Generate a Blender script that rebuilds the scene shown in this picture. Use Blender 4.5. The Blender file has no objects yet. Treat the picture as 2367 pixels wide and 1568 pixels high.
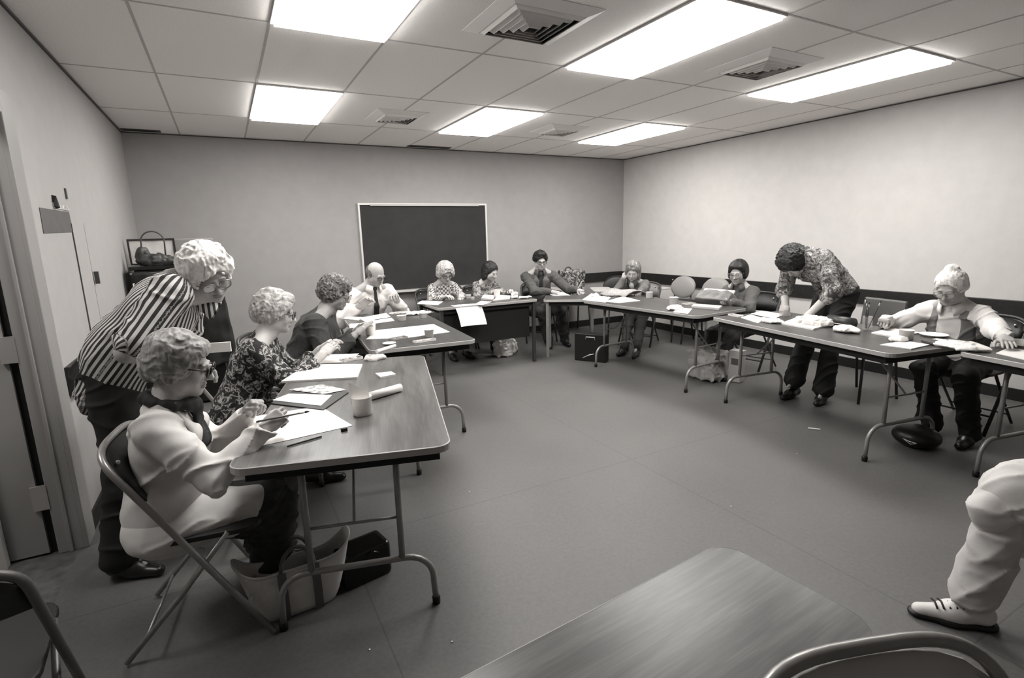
EXPO = 1.44
CEILV = .94
LSTR = 8.0
EXTRA_LIGHTS = []
import bpy, math, random
import numpy as np
from mathutils import Vector, Matrix
random.seed(7)
COL = bpy.context.scene.collection
PI = math.pi
V = lambda *a: np.array(a, float)

def nrm(v):
    v = np.asarray(v, float); n = np.linalg.norm(v)
    return v / n if n > 1e-9 else v

# ------------------------------------------------------------------ materials
MATS = {}
def _new(name):
    m = bpy.data.materials.new(name); m.use_nodes = True
    nt = m.node_tree; b = nt.nodes['Principled BSDF']
    MATS[name] = m
    return m, nt, b
def tint(v): return (v, v * .962, v * .938, 1)
def mat(name, v, rough=.6, metal=0., noise=0., nscale=40., bump=0., bscale=60., stretch=None, tone=False, spec=.5, trans=0., coat=0.):
    """plain procedural material: a grey with optional mottling, bump and a per-vertex tone"""
    if name in MATS: return MATS[name]
    m, nt, b = _new(name); N, L = nt.nodes, nt.links
    b.inputs['Roughness'].default_value = rough; b.inputs['Metallic'].default_value = metal
    b.inputs['Specular IOR Level'].default_value = spec
    if trans: b.inputs['Transmission Weight'].default_value = trans
    if coat: b.inputs['Coat Weight'].default_value = coat
    b.inputs['Base Color'].default_value = tint(v)
    tc = N.new('ShaderNodeTexCoord'); mp = N.new('ShaderNodeMapping')
    L.new(tc.outputs['Object'], mp.inputs['Vector'])
    if stretch: mp.inputs['Scale'].default_value = stretch
    col = None
    if noise:
        n = N.new('ShaderNodeTexNoise'); n.inputs['Scale'].default_value = nscale; n.inputs['Detail'].default_value = 4
        L.new(mp.outputs[0], n.inputs['Vector'])
        r = N.new('ShaderNodeMapRange'); r.inputs['From Min'].default_value = .3; r.inputs['From Max'].default_value = .7
        r.inputs['To Min'].default_value = 1 - noise; r.inputs['To Max'].default_value = 1 + noise
        L.new(n.outputs['Fac'], r.inputs['Value']); col = r.outputs[0]
    if tone:
        a = N.new('ShaderNodeAttribute'); a.attribute_name = 'tone'
        if col is None: col = a.outputs['Fac']
        else:
            mm = N.new('ShaderNodeMath'); mm.operation = 'MULTIPLY'
            L.new(col, mm.inputs[0]); L.new(a.outputs['Fac'], mm.inputs[1]); col = mm.outputs[0]
    if col is not None:
        mx = N.new('ShaderNodeVectorMath'); mx.operation = 'SCALE'; mx.inputs[0].default_value = tint(v)[:3]
        L.new(col, mx.inputs['Scale']); L.new(mx.outputs[0], b.inputs['Base Color'])
    if bump:
        n2 = N.new('ShaderNodeTexNoise'); n2.inputs['Scale'].default_value = bscale; n2.inputs['Detail'].default_value = 5
        L.new(mp.outputs[0], n2.inputs['Vector'])
        bp = N.new('ShaderNodeBump'); bp.inputs['Strength'].default_value = bump; bp.inputs['Distance'].default_value = .004
        L.new(n2.outputs['Fac'], bp.inputs['Height']); L.new(bp.outputs[0], b.inputs['Normal'])
    return m

def ramp_mat(name, kind, stops, scale=30., rough=.8, coord='Object', stretch=(1, 1, 1), detail=3., distort=0., bump=.2, const=True):
    """patterned cloth / wood: noise, voronoi or wave texture through a colour ramp"""
    if name in MATS: return MATS[name]
    m, nt, b = _new(name); N, L = nt.nodes, nt.links
    b.inputs['Roughness'].default_value = rough
    if coord == 'Object':
        tc = N.new('ShaderNodeTexCoord'); src = tc.outputs['Object']
    else:
        tc = N.new('ShaderNodeAttribute'); tc.attribute_name = 'ctex'; src = tc.outputs['Vector']
    mp = N.new('ShaderNodeMapping'); mp.inputs['Scale'].default_value = stretch
    L.new(src, mp.inputs['Vector'])
    if kind == 'noise':
        t = N.new('ShaderNodeTexNoise'); t.inputs['Scale'].default_value = scale; t.inputs['Detail'].default_value = detail
        t.inputs['Distortion'].default_value = distort; out = t.outputs['Fac']
    elif kind == 'voronoi':
        t = N.new('ShaderNodeTexVoronoi'); t.inputs['Scale'].default_value = scale; out = t.outputs['Distance']
    elif kind == 'check':
        t = N.new('ShaderNodeTexChecker'); t.inputs['Scale'].default_value = scale; out = t.outputs['Fac']
    else:
        t = N.new('ShaderNodeTexWave'); t.inputs['Scale'].default_value = scale; t.inputs['Distortion'].default_value = distort
        t.inputs['Detail'].default_value = detail; t.inputs['Detail Scale'].default_value = 1.2; out = t.outputs['Fac']
    L.new(mp.outputs[0], t.inputs['Vector'])
    r = N.new('ShaderNodeValToRGB'); r.color_ramp.interpolation = 'CONSTANT' if const else 'LINEAR'
    e = r.color_ramp.elements
    for i, (p, v) in enumerate(stops):
        x = e[i] if i < 2 else e.new(p)
        x.position = p; x.color = tint(v)
    L.new(out, r.inputs[0]); L.new(r.outputs[0], b.inputs['Base Color'])
    if bump:
        n2 = N.new('ShaderNodeTexNoise'); n2.inputs['Scale'].default_value = 45
        L.new(tc.outputs['Object'] if coord == 'Object' else src, n2.inputs['Vector'])
        bp = N.new('ShaderNodeBump'); bp.inputs['Strength'].default_value = bump; bp.inputs['Distance'].default_value = .004
        L.new(n2.outputs['Fac'], bp.inputs['Height']); L.new(bp.outputs[0], b.inputs['Normal'])
    return m

def emit_mat(name, s):
    m = bpy.data.materials.new(name); m.use_nodes = True; nt = m.node_tree; nt.nodes.clear()
    o = nt.nodes.new('ShaderNodeOutputMaterial'); e = nt.nodes.new('ShaderNodeEmission')
    e.inputs['Color'].default_value = (1, .985, .95, 1); e.inputs['Strength'].default_value = s
    nt.links.new(e.outputs[0], o.inputs[0]); MATS[name] = m
    return m

# ------------------------------------------------------------------ mesh building
def rotz(a): c, s = math.cos(a), math.sin(a); return np.array([[c, -s, 0], [s, c, 0], [0, 0, 1.]])
def rotx(a): c, s = math.cos(a), math.sin(a); return np.array([[1, 0, 0], [0, c, -s], [0, s, c.real]])
def roty(a): c, s = math.cos(a), math.sin(a); return np.array([[c, 0, s], [0, 1, 0], [-s, 0, c]])

class MB:
    def __init__(s): s.v = []; s.f = []; s.m = []
    def add(s, vs, fs, mi=0):
        o = len(s.v); s.v += [tuple(map(float, q)) for q in vs]
        s.f += [tuple(i + o for i in q) for q in fs]; s.m += [mi] * len(fs); return s
    def box(s, c, h, R=None, mi=0):
        """box with centre c and HALF sizes h"""
        R = np.eye(3) if R is None else R; c = np.array(c, float)
        vs = [c + R @ (np.array([x, y, z]) * h) for x in (-1, 1) for y in (-1, 1) for z in (-1, 1)]
        return s.add(vs, [(0, 1, 3, 2), (4, 6, 7, 5), (0, 4, 5, 1), (2, 3, 7, 6), (0, 2, 6, 4), (1, 5, 7, 3)], mi)
    def bb(s, a, b, mi=0):
        a, b = np.array(a, float), np.array(b, float)
        return s.box((a + b) / 2, np.abs(b - a) / 2, None, mi)
    def tube(s, pts, r, n=10, closed=False, cap=True, mi=0, flat=None):
        pts = [np.array(p, float) for p in pts]; m = len(pts)
        rs = r if isinstance(r, (list, tuple)) else [r] * m
        T = []
        for i in range(m):
            a = pts[(i - 1) % m] if closed or i else pts[0]; b = pts[(i + 1) % m] if closed or i < m - 1 else pts[-1]
            T.append(nrm(b - a))
        u = nrm(np.cross(T[0], [0.13, .21, .97])) if abs(T[0][2]) < .95 else nrm(np.cross(T[0], [1, .1, 0]))
        vs = []
        for i in range(m):
            u = nrm(u - T[i] * (u @ T[i])); w = np.cross(T[i], u)
            for k in range(n):
                a = 2 * PI * k / n; vs.append(pts[i] + rs[i] * (math.cos(a) * u + math.sin(a) * w))
        fs = []
        for i in range(m if closed else m - 1):
            j = (i + 1) % m
            for k in range(n):
                l = (k + 1) % n; fs.append((i * n + k, i * n + l, j * n + l, j * n + k))
        if cap and not closed:
            fs.append(tuple(range(n))[::-1]); fs.append(tuple((m - 1) * n + k for k in range(n)))
        return s.add(vs, fs, mi)
    def lathe(s, prof, c=(0, 0, 0), n=24, mi=0, R=None):
        R = np.eye(3) if R is None else R; c = np.array(c, float); vs = []; fs = []
        for (r, z) in prof:
            for k in range(n):
                a = 2 * PI * k / n; vs.append(c + R @ np.array([r * math.cos(a), r * math.sin(a), z]))
        for i in range(len(prof) - 1):
            for k in range(n):
                l = (k + 1) % n; fs.append((i * n + k, i * n + l, (i + 1) * n + l, (i + 1) * n + k))
        return s.add(vs, fs, mi)
    def slab(s, poly, z0, z1, mi=0, side=None):
        n = len(poly); vs = [(x, y, z0) for x, y in poly] + [(x, y, z1) for x, y in poly]
        area = sum(poly[i][0] * poly[(i + 1) % n][1] - poly[(i + 1) % n][0] * poly[i][1] for i in range(n))
        t = tuple(range(n, 2 * n)); b = tuple(range(n))[::-1]; sd = [(i, (i + 1) % n, (i + 1) % n + n, i + n) for i in range(n)]
        if area < 0: t = t[::-1]; b = b[::-1]; sd = [q[::-1] for q in sd]
        s.add(vs, [t, b], mi); o = len(s.v) - 2 * n
        s.f += [tuple(i + o for i in q) for q in sd]; s.m += [mi if side is None else side] * n
        return s
    def sheet(s, grid, th=.0015, mi=0):
        """grid[i][j] of points -> thin sheet with thickness th downwards"""
        a, b = len(grid), len(grid[0]); P = [np.array(q, float) for row in grid for q in row]
        vs = P + [p - np.array([0, 0, th]) for p in P]; o = a * b; fs = []
        for i in range(a - 1):
            for j in range(b - 1):
                q = (i * b + j, (i + 1) * b + j, (i + 1) * b + j + 1, i * b + j + 1); fs += [q, tuple(x + o for x in q[::-1])]
        rim = [i * b for i in range(a)] + [(a - 1) * b + j for j in range(1, b)] + [i * b + b - 1 for i in range(a - 2, -1, -1)] + [j for j in range(b - 2, 0, -1)]
        for i in range(len(rim)):
            x, y = rim[i], rim[(i + 1) % len(rim)]; fs.append((y, x, x + o, y + o))
        return s.add(vs, fs, mi)
    def build(s, name, mats, parent=None, smooth=False, loc=None, bevel=0.):
        me = bpy.data.meshes.new(name); vs = np.array(s.v)
        base = np.array(parent_loc(parent)) if parent is not None else np.array(loc if loc is not None else (0, 0, 0), float)
        me.from_pydata((vs - base).tolist(), [], s.f); me.validate()
        for m in (mats if isinstance(mats, (list, tuple)) else [mats]): me.materials.append(m)
        if len(me.polygons) == len(s.m): me.polygons.foreach_set('material_index', s.m)
        return link(name, me, parent, smooth, base if parent is None else None, bevel)

WLOC = {}
def parent_loc(p): return WLOC.get(p.name, (0, 0, 0))
def link(name, me, parent, smooth, loc, bevel=0.):
    o = bpy.data.objects.new(name, me); COL.objects.link(o)
    if smooth: me.shade_smooth() if hasattr(me, 'shade_smooth') else [setattr(p, 'use_smooth', True) for p in me.polygons]
    if parent is not None:
        o.parent = parent; WLOC[o.name] = WLOC.get(parent.name, (0, 0, 0))
    else:
        o.location = loc; WLOC[o.name] = tuple(loc)
    if bevel:
        b = o.modifiers.new('bevel', 'BEVEL'); b.width = bevel; b.segments = 2; b.limit_method = 'ANGLE'
    return o
def tag(o, label=None, cat=None, group=None, kind=None):
    if label: o['label'] = label
    if cat: o['category'] = cat
    if group: o['group'] = group
    if kind: o['kind'] = kind
    return o
def thing(name, label, cat, loc, group=None):
    o = bpy.data.objects.new(name, None); COL.objects.link(o); o.empty_display_size = .1
    o.location = loc; WLOC[o.name] = tuple(loc)
    return tag(o, label, cat, group)
def copy_tree(o, parent=None):
    c = o.copy(); COL.objects.link(c); c.parent = parent
    for ch in o.children: copy_tree(ch, c)
    return c
def arc(c, r, a0, a1, n, ax=(1, 0, 0), ay=(0, 0, 1)):
    c = np.array(c, float); ax = np.array(ax, float); ay = np.array(ay, float)
    return [c + r * (math.cos(a0 + (a1 - a0) * i / n) * ax + math.sin(a0 + (a1 - a0) * i / n) * ay) for i in range(n + 1)]
def rrect(w, h, r, n=5):
    """rounded rectangle outline, half sizes w,h"""
    out = []
    for (cx, cy, a) in ((w - r, h - r, 0), (-w + r, h - r, PI / 2), (-w + r, -h + r, PI), (w - r, -h + r, 1.5 * PI)):
        for i in range(n + 1):
            t = a + PI / 2 * i / n; out.append((cx + r * math.cos(t), cy + r * math.sin(t)))
    return out

# ------------------------------------------------------------------ implicit surfaces
_rng = np.random.default_rng(5)
_TAB = _rng.random((32, 32, 32)).astype(np.float32)
def vnoise(x, y, z):
    xi = np.floor(x).astype(np.int32); yi = np.floor(y).astype(np.int32); zi = np.floor(z).astype(np.int32)
    fx, fy, fz = x - xi, y - yi, z - zi
    fx = fx * fx * (3 - 2 * fx); fy = fy * fy * (3 - 2 * fy); fz = fz * fz * (3 - 2 * fz); r = 0
    for a in (0, 1):
        for b in (0, 1):
            for c in (0, 1):
                w = (fx if a else 1 - fx) * (fy if b else 1 - fy) * (fz if c else 1 - fz)
                r = r + w * _TAB[(xi + a) & 31, (yi + b) & 31, (zi + c) & 31]
    return r * 2 - 1

class Field:
    """signed-distance modelling: smooth unions and cuts of round cones, ellipsoids and boxes, meshed by surface nets"""
    def __init__(s, vox): s.v = vox; s.pr = []
    def cone(s, a, b, ra, rb, k=.02, sub=False, flat=None):
        a, b = np.array(a, float), np.array(b, float); R = max(ra, rb)
        s.pr.append(('c', (a, b, ra, rb, flat), np.minimum(a, b) - R, np.maximum(a, b) + R, k, sub)); return s
    def ell(s, c, r, R=None, k=.02, sub=False):
        c = np.array(c, float); R = np.eye(3) if R is None else R; m = np.abs(R) @ np.array(r)
        s.pr.append(('e', (c, r, R), c - m, c + m, k, sub)); return s
    def box(s, c, h, R=None, rad=.01, k=.01, sub=False):
        c = np.array(c, float); R = np.eye(3) if R is None else R; m = np.abs(R) @ (np.array(h) + rad)
        s.pr.append(('b', (c, h, R, rad), c - m, c + m, k, sub)); return s
    def mesh(s, disp=None):
        v = s.v; add = [p for p in s.pr if not p[5]]
        lo = np.min([p[2] for p in add], 0) - 4 * v - .012; hi = np.max([p[3] for p in add], 0) + 4 * v + .012
        n = np.ceil((hi - lo) / v).astype(int) + 1
        F = np.full(n, .06, np.float32)
        ax = [(lo[i] + v * np.arange(n[i])).astype(np.float32) for i in range(3)]
        for kind, q, a, b, k, sub in s.pr:
            pad = k + 3 * v + .01
            i0 = np.clip(np.floor((a - pad - lo) / v).astype(int), 0, n); i1 = np.clip(np.ceil((b + pad - lo) / v).astype(int) + 1, 0, n)
            if np.any(i1 <= i0): continue
            X = ax[0][i0[0]:i1[0], None, None]; Y = ax[1][None, i0[1]:i1[1], None]; Z = ax[2][None, None, i0[2]:i1[2]]
            if kind == 'c':
                A, B, ra, rb, flat = q; d = B - A; L2 = max(float(d @ d), 1e-9)
                px, py, pz = X - A[0], Y - A[1], Z - A[2]
                t = np.clip((px * d[0] + py * d[1] + pz * d[2]) / L2, 0, 1)
                px = px - t * d[0]; py = py - t * d[1]; pz = pz - t * d[2]; f = 1.
                if flat is not None:
                    nn, f = flat; c = (px * nn[0] + py * nn[1] + pz * nn[2]) * (1 / f - 1)
                    px = px + c * nn[0]; py = py + c * nn[1]; pz = pz + c * nn[2]
                D = (np.sqrt(px * px + py * py + pz * pz) - (ra + (rb - ra) * t)) * f
            else:
                c, h, R = q[0], q[1], q[2]; dx, dy, dz = X - c[0], Y - c[1], Z - c[2]
                l = [R[0, i] * dx + R[1, i] * dy + R[2, i] * dz for i in range(3)]
                if kind == 'e':
                    k0 = np.sqrt(sum((l[i] / h[i]) ** 2 for i in range(3))); k1 = np.sqrt(sum((l[i] / h[i] ** 2) ** 2 for i in range(3)))
                    D = k0 * (k0 - 1) / np.maximum(k1, 1e-6)
                else:
                    g = [np.abs(l[i]) - h[i] for i in range(3)]
                    D = np.sqrt(sum(np.maximum(x, 0) ** 2 for x in g)) + np.minimum(np.maximum(np.maximum(g[0], g[1]), g[2]), 0) - q[3]
            sl = (slice(i0[0], i1[0]), slice(i0[1], i1[1]), slice(i0[2], i1[2])); G = F[sl]
            if sub:
                D = -D; hh = np.maximum(k - np.abs(G - D), 0) / max(k, 1e-6); F[sl] = np.maximum(G, D) + hh * hh * k * .25
            else:
                hh = np.maximum(k - np.abs(G - D), 0) / max(k, 1e-6); F[sl] = np.minimum(G, D) - hh * hh * k * .25
        if disp is not None:
            I = np.nonzero(np.abs(F) < 3 * v + .02)
            P = [ax[i][I[i]] for i in range(3)]
            F[I] += disp(*P).astype(np.float32)
        return surface_nets(F, lo, v)

def surface_nets(F, lo, h):
    S = F < 0; c = S[:-1, :-1, :-1].astype(np.int8)
    for a in (0, 1):
        for b in (0, 1):
            for d in (0, 1):
                if a or b or d: c = c + S[a:S.shape[0] - 1 + a, b:S.shape[1] - 1 + b, d:S.shape[2] - 1 + d]
    act = (c > 0) & (c < 8); idx = np.full(act.shape, -1, np.int32); I = np.argwhere(act); idx[act] = np.arange(len(I))
    acc = np.zeros((len(I), 3)); cnt = np.zeros(len(I)); cor = [(a, b, d) for a in (0, 1) for b in (0, 1) for d in (0, 1)]
    val = {q: F[I[:, 0] + q[0], I[:, 1] + q[1], I[:, 2] + q[2]] for q in cor}
    for p in cor:
        for axis in range(3):
            if p[axis]: continue
            q = list(p); q[axis] = 1; q = tuple(q); a, b = val[p], val[q]; m = (a < 0) != (b < 0)
            t = np.where(m, a / np.where(m, a - b, 1), 0)
            pos = np.tile(np.array(p, float), (len(I), 1)); pos[:, axis] += t
            acc[m] += pos[m]; cnt[m] += 1
    P = (I + acc / cnt[:, None]) * h + lo
    Q = []
    for axis in range(3):
        b, d = [(1, 2), (2, 0), (0, 1)][axis]
        s0 = [slice(None)] * 3; s1 = [slice(None)] * 3; s0[axis] = slice(0, -1); s1[axis] = slice(1, None)
        A, B = S[tuple(s0)], S[tuple(s1)]
        for inside in (0, 1):
            E = np.argwhere((A & ~B) if inside else (~A & B))
            ok = (E[:, b] > 0) & (E[:, d] > 0) & (E[:, b] < S.shape[b] - 1) & (E[:, d] < S.shape[d] - 1); E = E[ok]
            if not len(E): continue
            def g(ob, od):
                e = E.copy(); e[:, b] -= ob; e[:, d] -= od; return idx[e[:, 0], e[:, 1], e[:, 2]]
            f = np.stack([g(1, 1), g(0, 1), g(0, 0), g(1, 0)], 1)
            Q.append(f if inside else f[:, ::-1])
    return P, np.concatenate(Q)

def mesh_obj(name, P, Q, m, parent, tone=None, ctex=None):
    base = np.array(parent_loc(parent)); me = bpy.data.meshes.new(name); P = P - base
    me.vertices.add(len(P)); me.vertices.foreach_set('co', P.ravel().astype(np.float32))
    me.loops.add(len(Q) * 4); me.loops.foreach_set('vertex_index', Q.ravel().astype(np.int32))
    me.polygons.add(len(Q)); me.polygons.foreach_set('loop_start', np.arange(0, len(Q) * 4, 4, dtype=np.int32))
    me.update(calc_edges=True); me.validate()
    if tone is not None:
        a = me.attributes.new('tone', 'FLOAT', 'POINT'); a.data.foreach_set('value', tone.astype(np.float32))
    if ctex is not None:
        a = me.attributes.new('ctex', 'FLOAT_VECTOR', 'POINT'); a.data.foreach_set('vector', ctex.astype(np.float32).ravel())
    me.materials.append(m); me.polygons.foreach_set('use_smooth', np.ones(len(Q), bool))
    return link(name, me, parent, False, None)
# ------------------------------------------------------------------ camera
def make_camera():
    cam = bpy.data.cameras.new('camera'); o = bpy.data.objects.new('camera', cam); COL.objects.link(o)
    yaw, pit, rol = .490982, -.196842, -.025313
    cy, sy, cp, sp = math.cos(yaw), math.sin(yaw), math.cos(pit), math.sin(pit)
    f = V(sy * cp, cy * cp, sp); r = V(cy, -sy, 0); u = np.cross(r, f)
    r2 = math.cos(rol) * r + math.sin(rol) * u; u2 = -math.sin(rol) * r + math.cos(rol) * u
    M = Matrix.Identity(4)
    for i in range(3): M[i][0], M[i][1], M[i][2] = r2[i], u2[i], -f[i]
    M[0][3], M[1][3], M[2][3] = .26678, -3.21624, 1.473375
    o.matrix_world = M; cam.sensor_width = 36; cam.lens = 18.4805; cam.clip_start = .02
    bpy.context.scene.camera = o
make_camera()
sc = bpy.context.scene
sc.view_settings.view_transform = 'Standard'; sc.view_settings.look = 'None'; sc.view_settings.gamma = 1
sc.view_settings.use_curve_mapping = False
sc.view_settings.exposure = EXPO
w = bpy.data.worlds.new('world'); sc.world = w; w.use_nodes = True
w.node_tree.nodes['Background'].inputs[0].default_value = (0, 0, 0, 1)
w.node_tree.nodes['Background'].inputs[1].default_value = 0
sc.cycles.use_denoising = True
sc.cycles.max_bounces = 10; sc.cycles.diffuse_bounces = 3

CE = 2.585; XL, XR, YB, YF = -.51, 5.965, 3.55, -4.3
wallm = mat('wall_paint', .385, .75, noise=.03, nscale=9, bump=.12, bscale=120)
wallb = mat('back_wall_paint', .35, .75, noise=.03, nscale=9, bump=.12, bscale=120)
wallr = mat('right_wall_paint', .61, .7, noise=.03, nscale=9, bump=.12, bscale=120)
darkwood = mat('dark_stained_rail', .012, .45, noise=.4, nscale=30)
black = mat('black', .004, .6)
def st(name, m, a, b, bevel=0.):
    return tag(MB().bb(a, b).build(name, m, bevel=bevel, loc=((a[0] + b[0]) / 2, (a[1] + b[1]) / 2, min(a[2], b[2]))), kind='structure')

# floor: sheet vinyl with faint seams, scuffs
def floor_mat():
    m, nt, b = _new('vinyl_floor'); N, L = nt.nodes, nt.links
    tc = N.new('ShaderNodeTexCoord')
    n = N.new('ShaderNodeTexNoise'); n.inputs['Scale'].default_value = 1.3; n.inputs['Detail'].default_value = 6
    n2 = N.new('ShaderNodeTexNoise'); n2.inputs['Scale'].default_value = 60; n2.inputs['Detail'].default_value = 5
    L.new(tc.outputs['Object'], n.inputs['Vector']); L.new(tc.outputs['Object'], n2.inputs['Vector'])
    a = N.new('ShaderNodeMath'); a.operation = 'ADD'; L.new(n.outputs['Fac'], a.inputs[0]); L.new(n2.outputs['Fac'], a.inputs[1])
    r = N.new('ShaderNodeMapRange'); r.inputs['From Min'].default_value = .7; r.inputs['From Max'].default_value = 1.3
    r.inputs['To Min'].default_value = .86; r.inputs['To Max'].default_value = 1.14; L.new(a.outputs[0], r.inputs['Value'])
    br = N.new('ShaderNodeTexBrick'); br.offset = 0; br.inputs['Scale'].default_value = 1; br.inputs['Mortar Size'].default_value = .004
    br.inputs['Brick Width'].default_value = 1.83; br.inputs['Row Height'].default_value = .9144 * 2; br.inputs['Mortar Smooth'].default_value = .3
    br.inputs['Color1'].default_value = (1, 1, 1, 1); br.inputs['Color2'].default_value = (1, 1, 1, 1); br.inputs['Mortar'].default_value = (.72, .72, .72, 1)
    mp = N.new('ShaderNodeMapping'); mp.inputs['Location'].default_value = (.3, .4, 0)
    L.new(tc.outputs['Object'], mp.inputs[0]); L.new(mp.outputs[0], br.inputs['Vector'])
    mx = N.new('ShaderNodeVectorMath'); mx.operation = 'SCALE'; L.new(br.outputs['Color'], mx.inputs[0]); L.new(r.outputs[0], mx.inputs['Scale'])
    mz = N.new('ShaderNodeVectorMath'); mz.operation = 'MULTIPLY'; mz.inputs[1].default_value = tint(FLOORV)[:3]
    L.new(mx.outputs[0], mz.inputs[0]); L.new(mz.outputs[0], b.inputs['Base Color'])
    b.inputs['Roughness'].default_value = .5; b.inputs['Specular IOR Level'].default_value = .5
    bp = N.new('ShaderNodeBump'); bp.inputs['Strength'].default_value = .08; bp.inputs['Distance'].default_value = .003
    L.new(n2.outputs['Fac'], bp.inputs['Height']); L.new(bp.outputs[0], b.inputs['Normal'])
    return m
FLOORV = .112
fl = st('floor', floor_mat(), (XL - .02, YF, -.08), (XR + .1, YB + .1, 0))
st('floor_hall', mat('hall_terrazzo', .10, .5, noise=.45, nscale=14), (-2.0, -2.6, -.08), (XL - .02, .5, 0))
# ceiling slab and T-bar grid
ceilm = mat('ceiling_tile', CEILV, .9, noise=.05, nscale=120, bump=.3, bscale=260)
st('ceiling', ceilm, (XL - 1.6, YF, CE), (XR + .1, YB + .1, CE + .08))
grid = MB(); gm = mat('ceiling_grid_bar', .50, .6)
k = -1
while k * .6096 < XR:
    x = k * .6096; k += 1
    if x > XL: grid.bb((x - .007, YF, CE - .0025), (x + .007, YB, CE))
for j in range(-3, 3):
    y = j * 1.2192; grid.bb((XL, y - .007, CE - .002), (XR, y + .007, CE))
tag(grid.build('trim_1', gm, loc=(XL, YF, CE)), kind='structure')
# walls
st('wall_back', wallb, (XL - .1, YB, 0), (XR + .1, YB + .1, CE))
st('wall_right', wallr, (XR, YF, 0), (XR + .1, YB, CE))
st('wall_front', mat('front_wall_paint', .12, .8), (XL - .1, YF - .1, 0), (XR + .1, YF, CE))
wl = MB()
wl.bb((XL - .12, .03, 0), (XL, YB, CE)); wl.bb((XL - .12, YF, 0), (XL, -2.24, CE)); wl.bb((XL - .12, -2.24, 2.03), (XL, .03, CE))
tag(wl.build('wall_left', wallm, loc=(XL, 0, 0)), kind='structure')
# hallway beyond the door
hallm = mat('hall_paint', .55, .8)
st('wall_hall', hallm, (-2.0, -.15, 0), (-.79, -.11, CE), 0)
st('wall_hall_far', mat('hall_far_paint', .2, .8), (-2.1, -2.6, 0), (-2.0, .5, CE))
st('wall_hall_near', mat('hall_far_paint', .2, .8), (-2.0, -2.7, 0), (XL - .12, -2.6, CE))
# door frame (steel), gap and hinges, open leaf
fr = MB(); sm = mat('painted_steel_frame', .30, .4, bump=.05, bscale=20)
def jamb(y0, y1, sgn):
    fr.bb((XL, min(y0, y1), 0), (XL + .02, max(y0, y1), 2.14))
    yi = y1
    fr.bb((XL - .10, min(yi, yi - sgn * .03), 0), (XL + .004, max(yi, yi - sgn * .03), 2.08))
    fr.bb((XL - .055, min(yi, yi + sgn * -.0), 0), (XL - .04, yi - sgn * -.012, 2.08))
jamb(.03, -.12, -1); jamb(-2.24, -2.1, 1)
fr.bb((XL, -2.1, 2.03), (XL + .02, -.12, 2.14)); fr.bb((XL - .095, -2.07, 2.04), (XL - .002, -.15, 2.07))
tag(fr.build('trim_2', sm, loc=(XL, -.12, 0), bevel=.004), kind='structure')
dr = MB().bb((-1.46, -.105, .012), (-.645, -.065, 2.02)).build('door_1', mat('door_leaf_paint', .30, .45, noise=.05, nscale=5), loc=(-.645, -.065, 0)); tag(dr, kind='structure')
for z in (.30, 1.02, 1.85):
    MB().bb((-.665, -.124, z - .06), (-.605, -.107, z + .06)).build('hinge', mat('hinge_steel', .6, .35, metal=.7), dr)
gap_shade = MB().bb((-.66, -.085, 0), (-.60, -.07, 2.03)).build('hinge_gap_shade', black, loc=(-.63, -.07, 0)); tag(gap_shade, kind='structure')  # black strip painted in as the shade inside the hinge gap
# cupboard door and its seams in the left wall
cd = MB().bb((XL, .80, .02), (XL + .006, 1.11, 1.62)).build('door_2', wallm, loc=(XL, .8, 0)); tag(cd, kind='structure')
sd = mat('seam_shadow_gap', .06, .8)
MB().bb((XL, .798, .87), (XL + .0065, .803, 1.60)).build('seam', sd, cd)
MB().bb((XL, 1.110, .93), (XL + .0065, 1.115, 1.61)).build('seam', sd, cd)
MB().bb((XL + .006, 1.15, 1.22), (XL + .03, 1.17, 1.30)).build('door_handle', sd, cd)
# dark wooden rails
def rail(name, a, b, bolts, axis):
    o = st(name, darkwood, a, b, .004)
    for q in bolts:
        R = roty(-PI / 2) if axis == 'r' else (roty(PI / 2) if axis == 'l' else rotx(PI / 2))
        MB().lathe([(0, .006), (.008, .005), (.010, 0), (.0101, -.002)], q, 12, R=R).build('bolt', mat('bolt_steel', .7, .3, metal=.8), o, True)
rail('trim_3', (XR - .03, YF, .69), (XR, YB, .835), [(XR - .031, y, .77) for y in (2.4, 1.2, .02, -1.2, -2.4)], 'r')
rail('trim_4', (4.9, YB - .03, .70), (XR - .03, YB, .84), [], 'b')
rail('trim_5', (XL, .12, .72), (XL + .03, 2.0, .87), [(XL + .031, .2, .80)], 'l')
st('baseboard_right', black, (XR - .015, YF, 0), (XR, YB, .10))
st('baseboard_back', black, (XL, YB - .015, 0), (XR, YB, .10))
st('baseboard_left', black, (XL, .03, 0), (XL + .012, YB, .09))

wa = mat('wall_angle_painted_shadow', .07, .7)  # wall-angle strips, coloured dark to paint the shadow line under the ceiling
st('trim_7', wa, (XL, .0, CE - .016), (XL + .012, YB, CE - .003)); st('trim_8', wa, (XL + .012, YB - .010, CE - .012), (XR - .010, YB, CE - .003)); st('trim_9', wa, (XR - .010, YF, CE - .012), (XR, YB, CE - .003)); st('trim_10', wa, (XL, YF, CE - .016), (XL + .012, 0, CE - .003))
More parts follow.
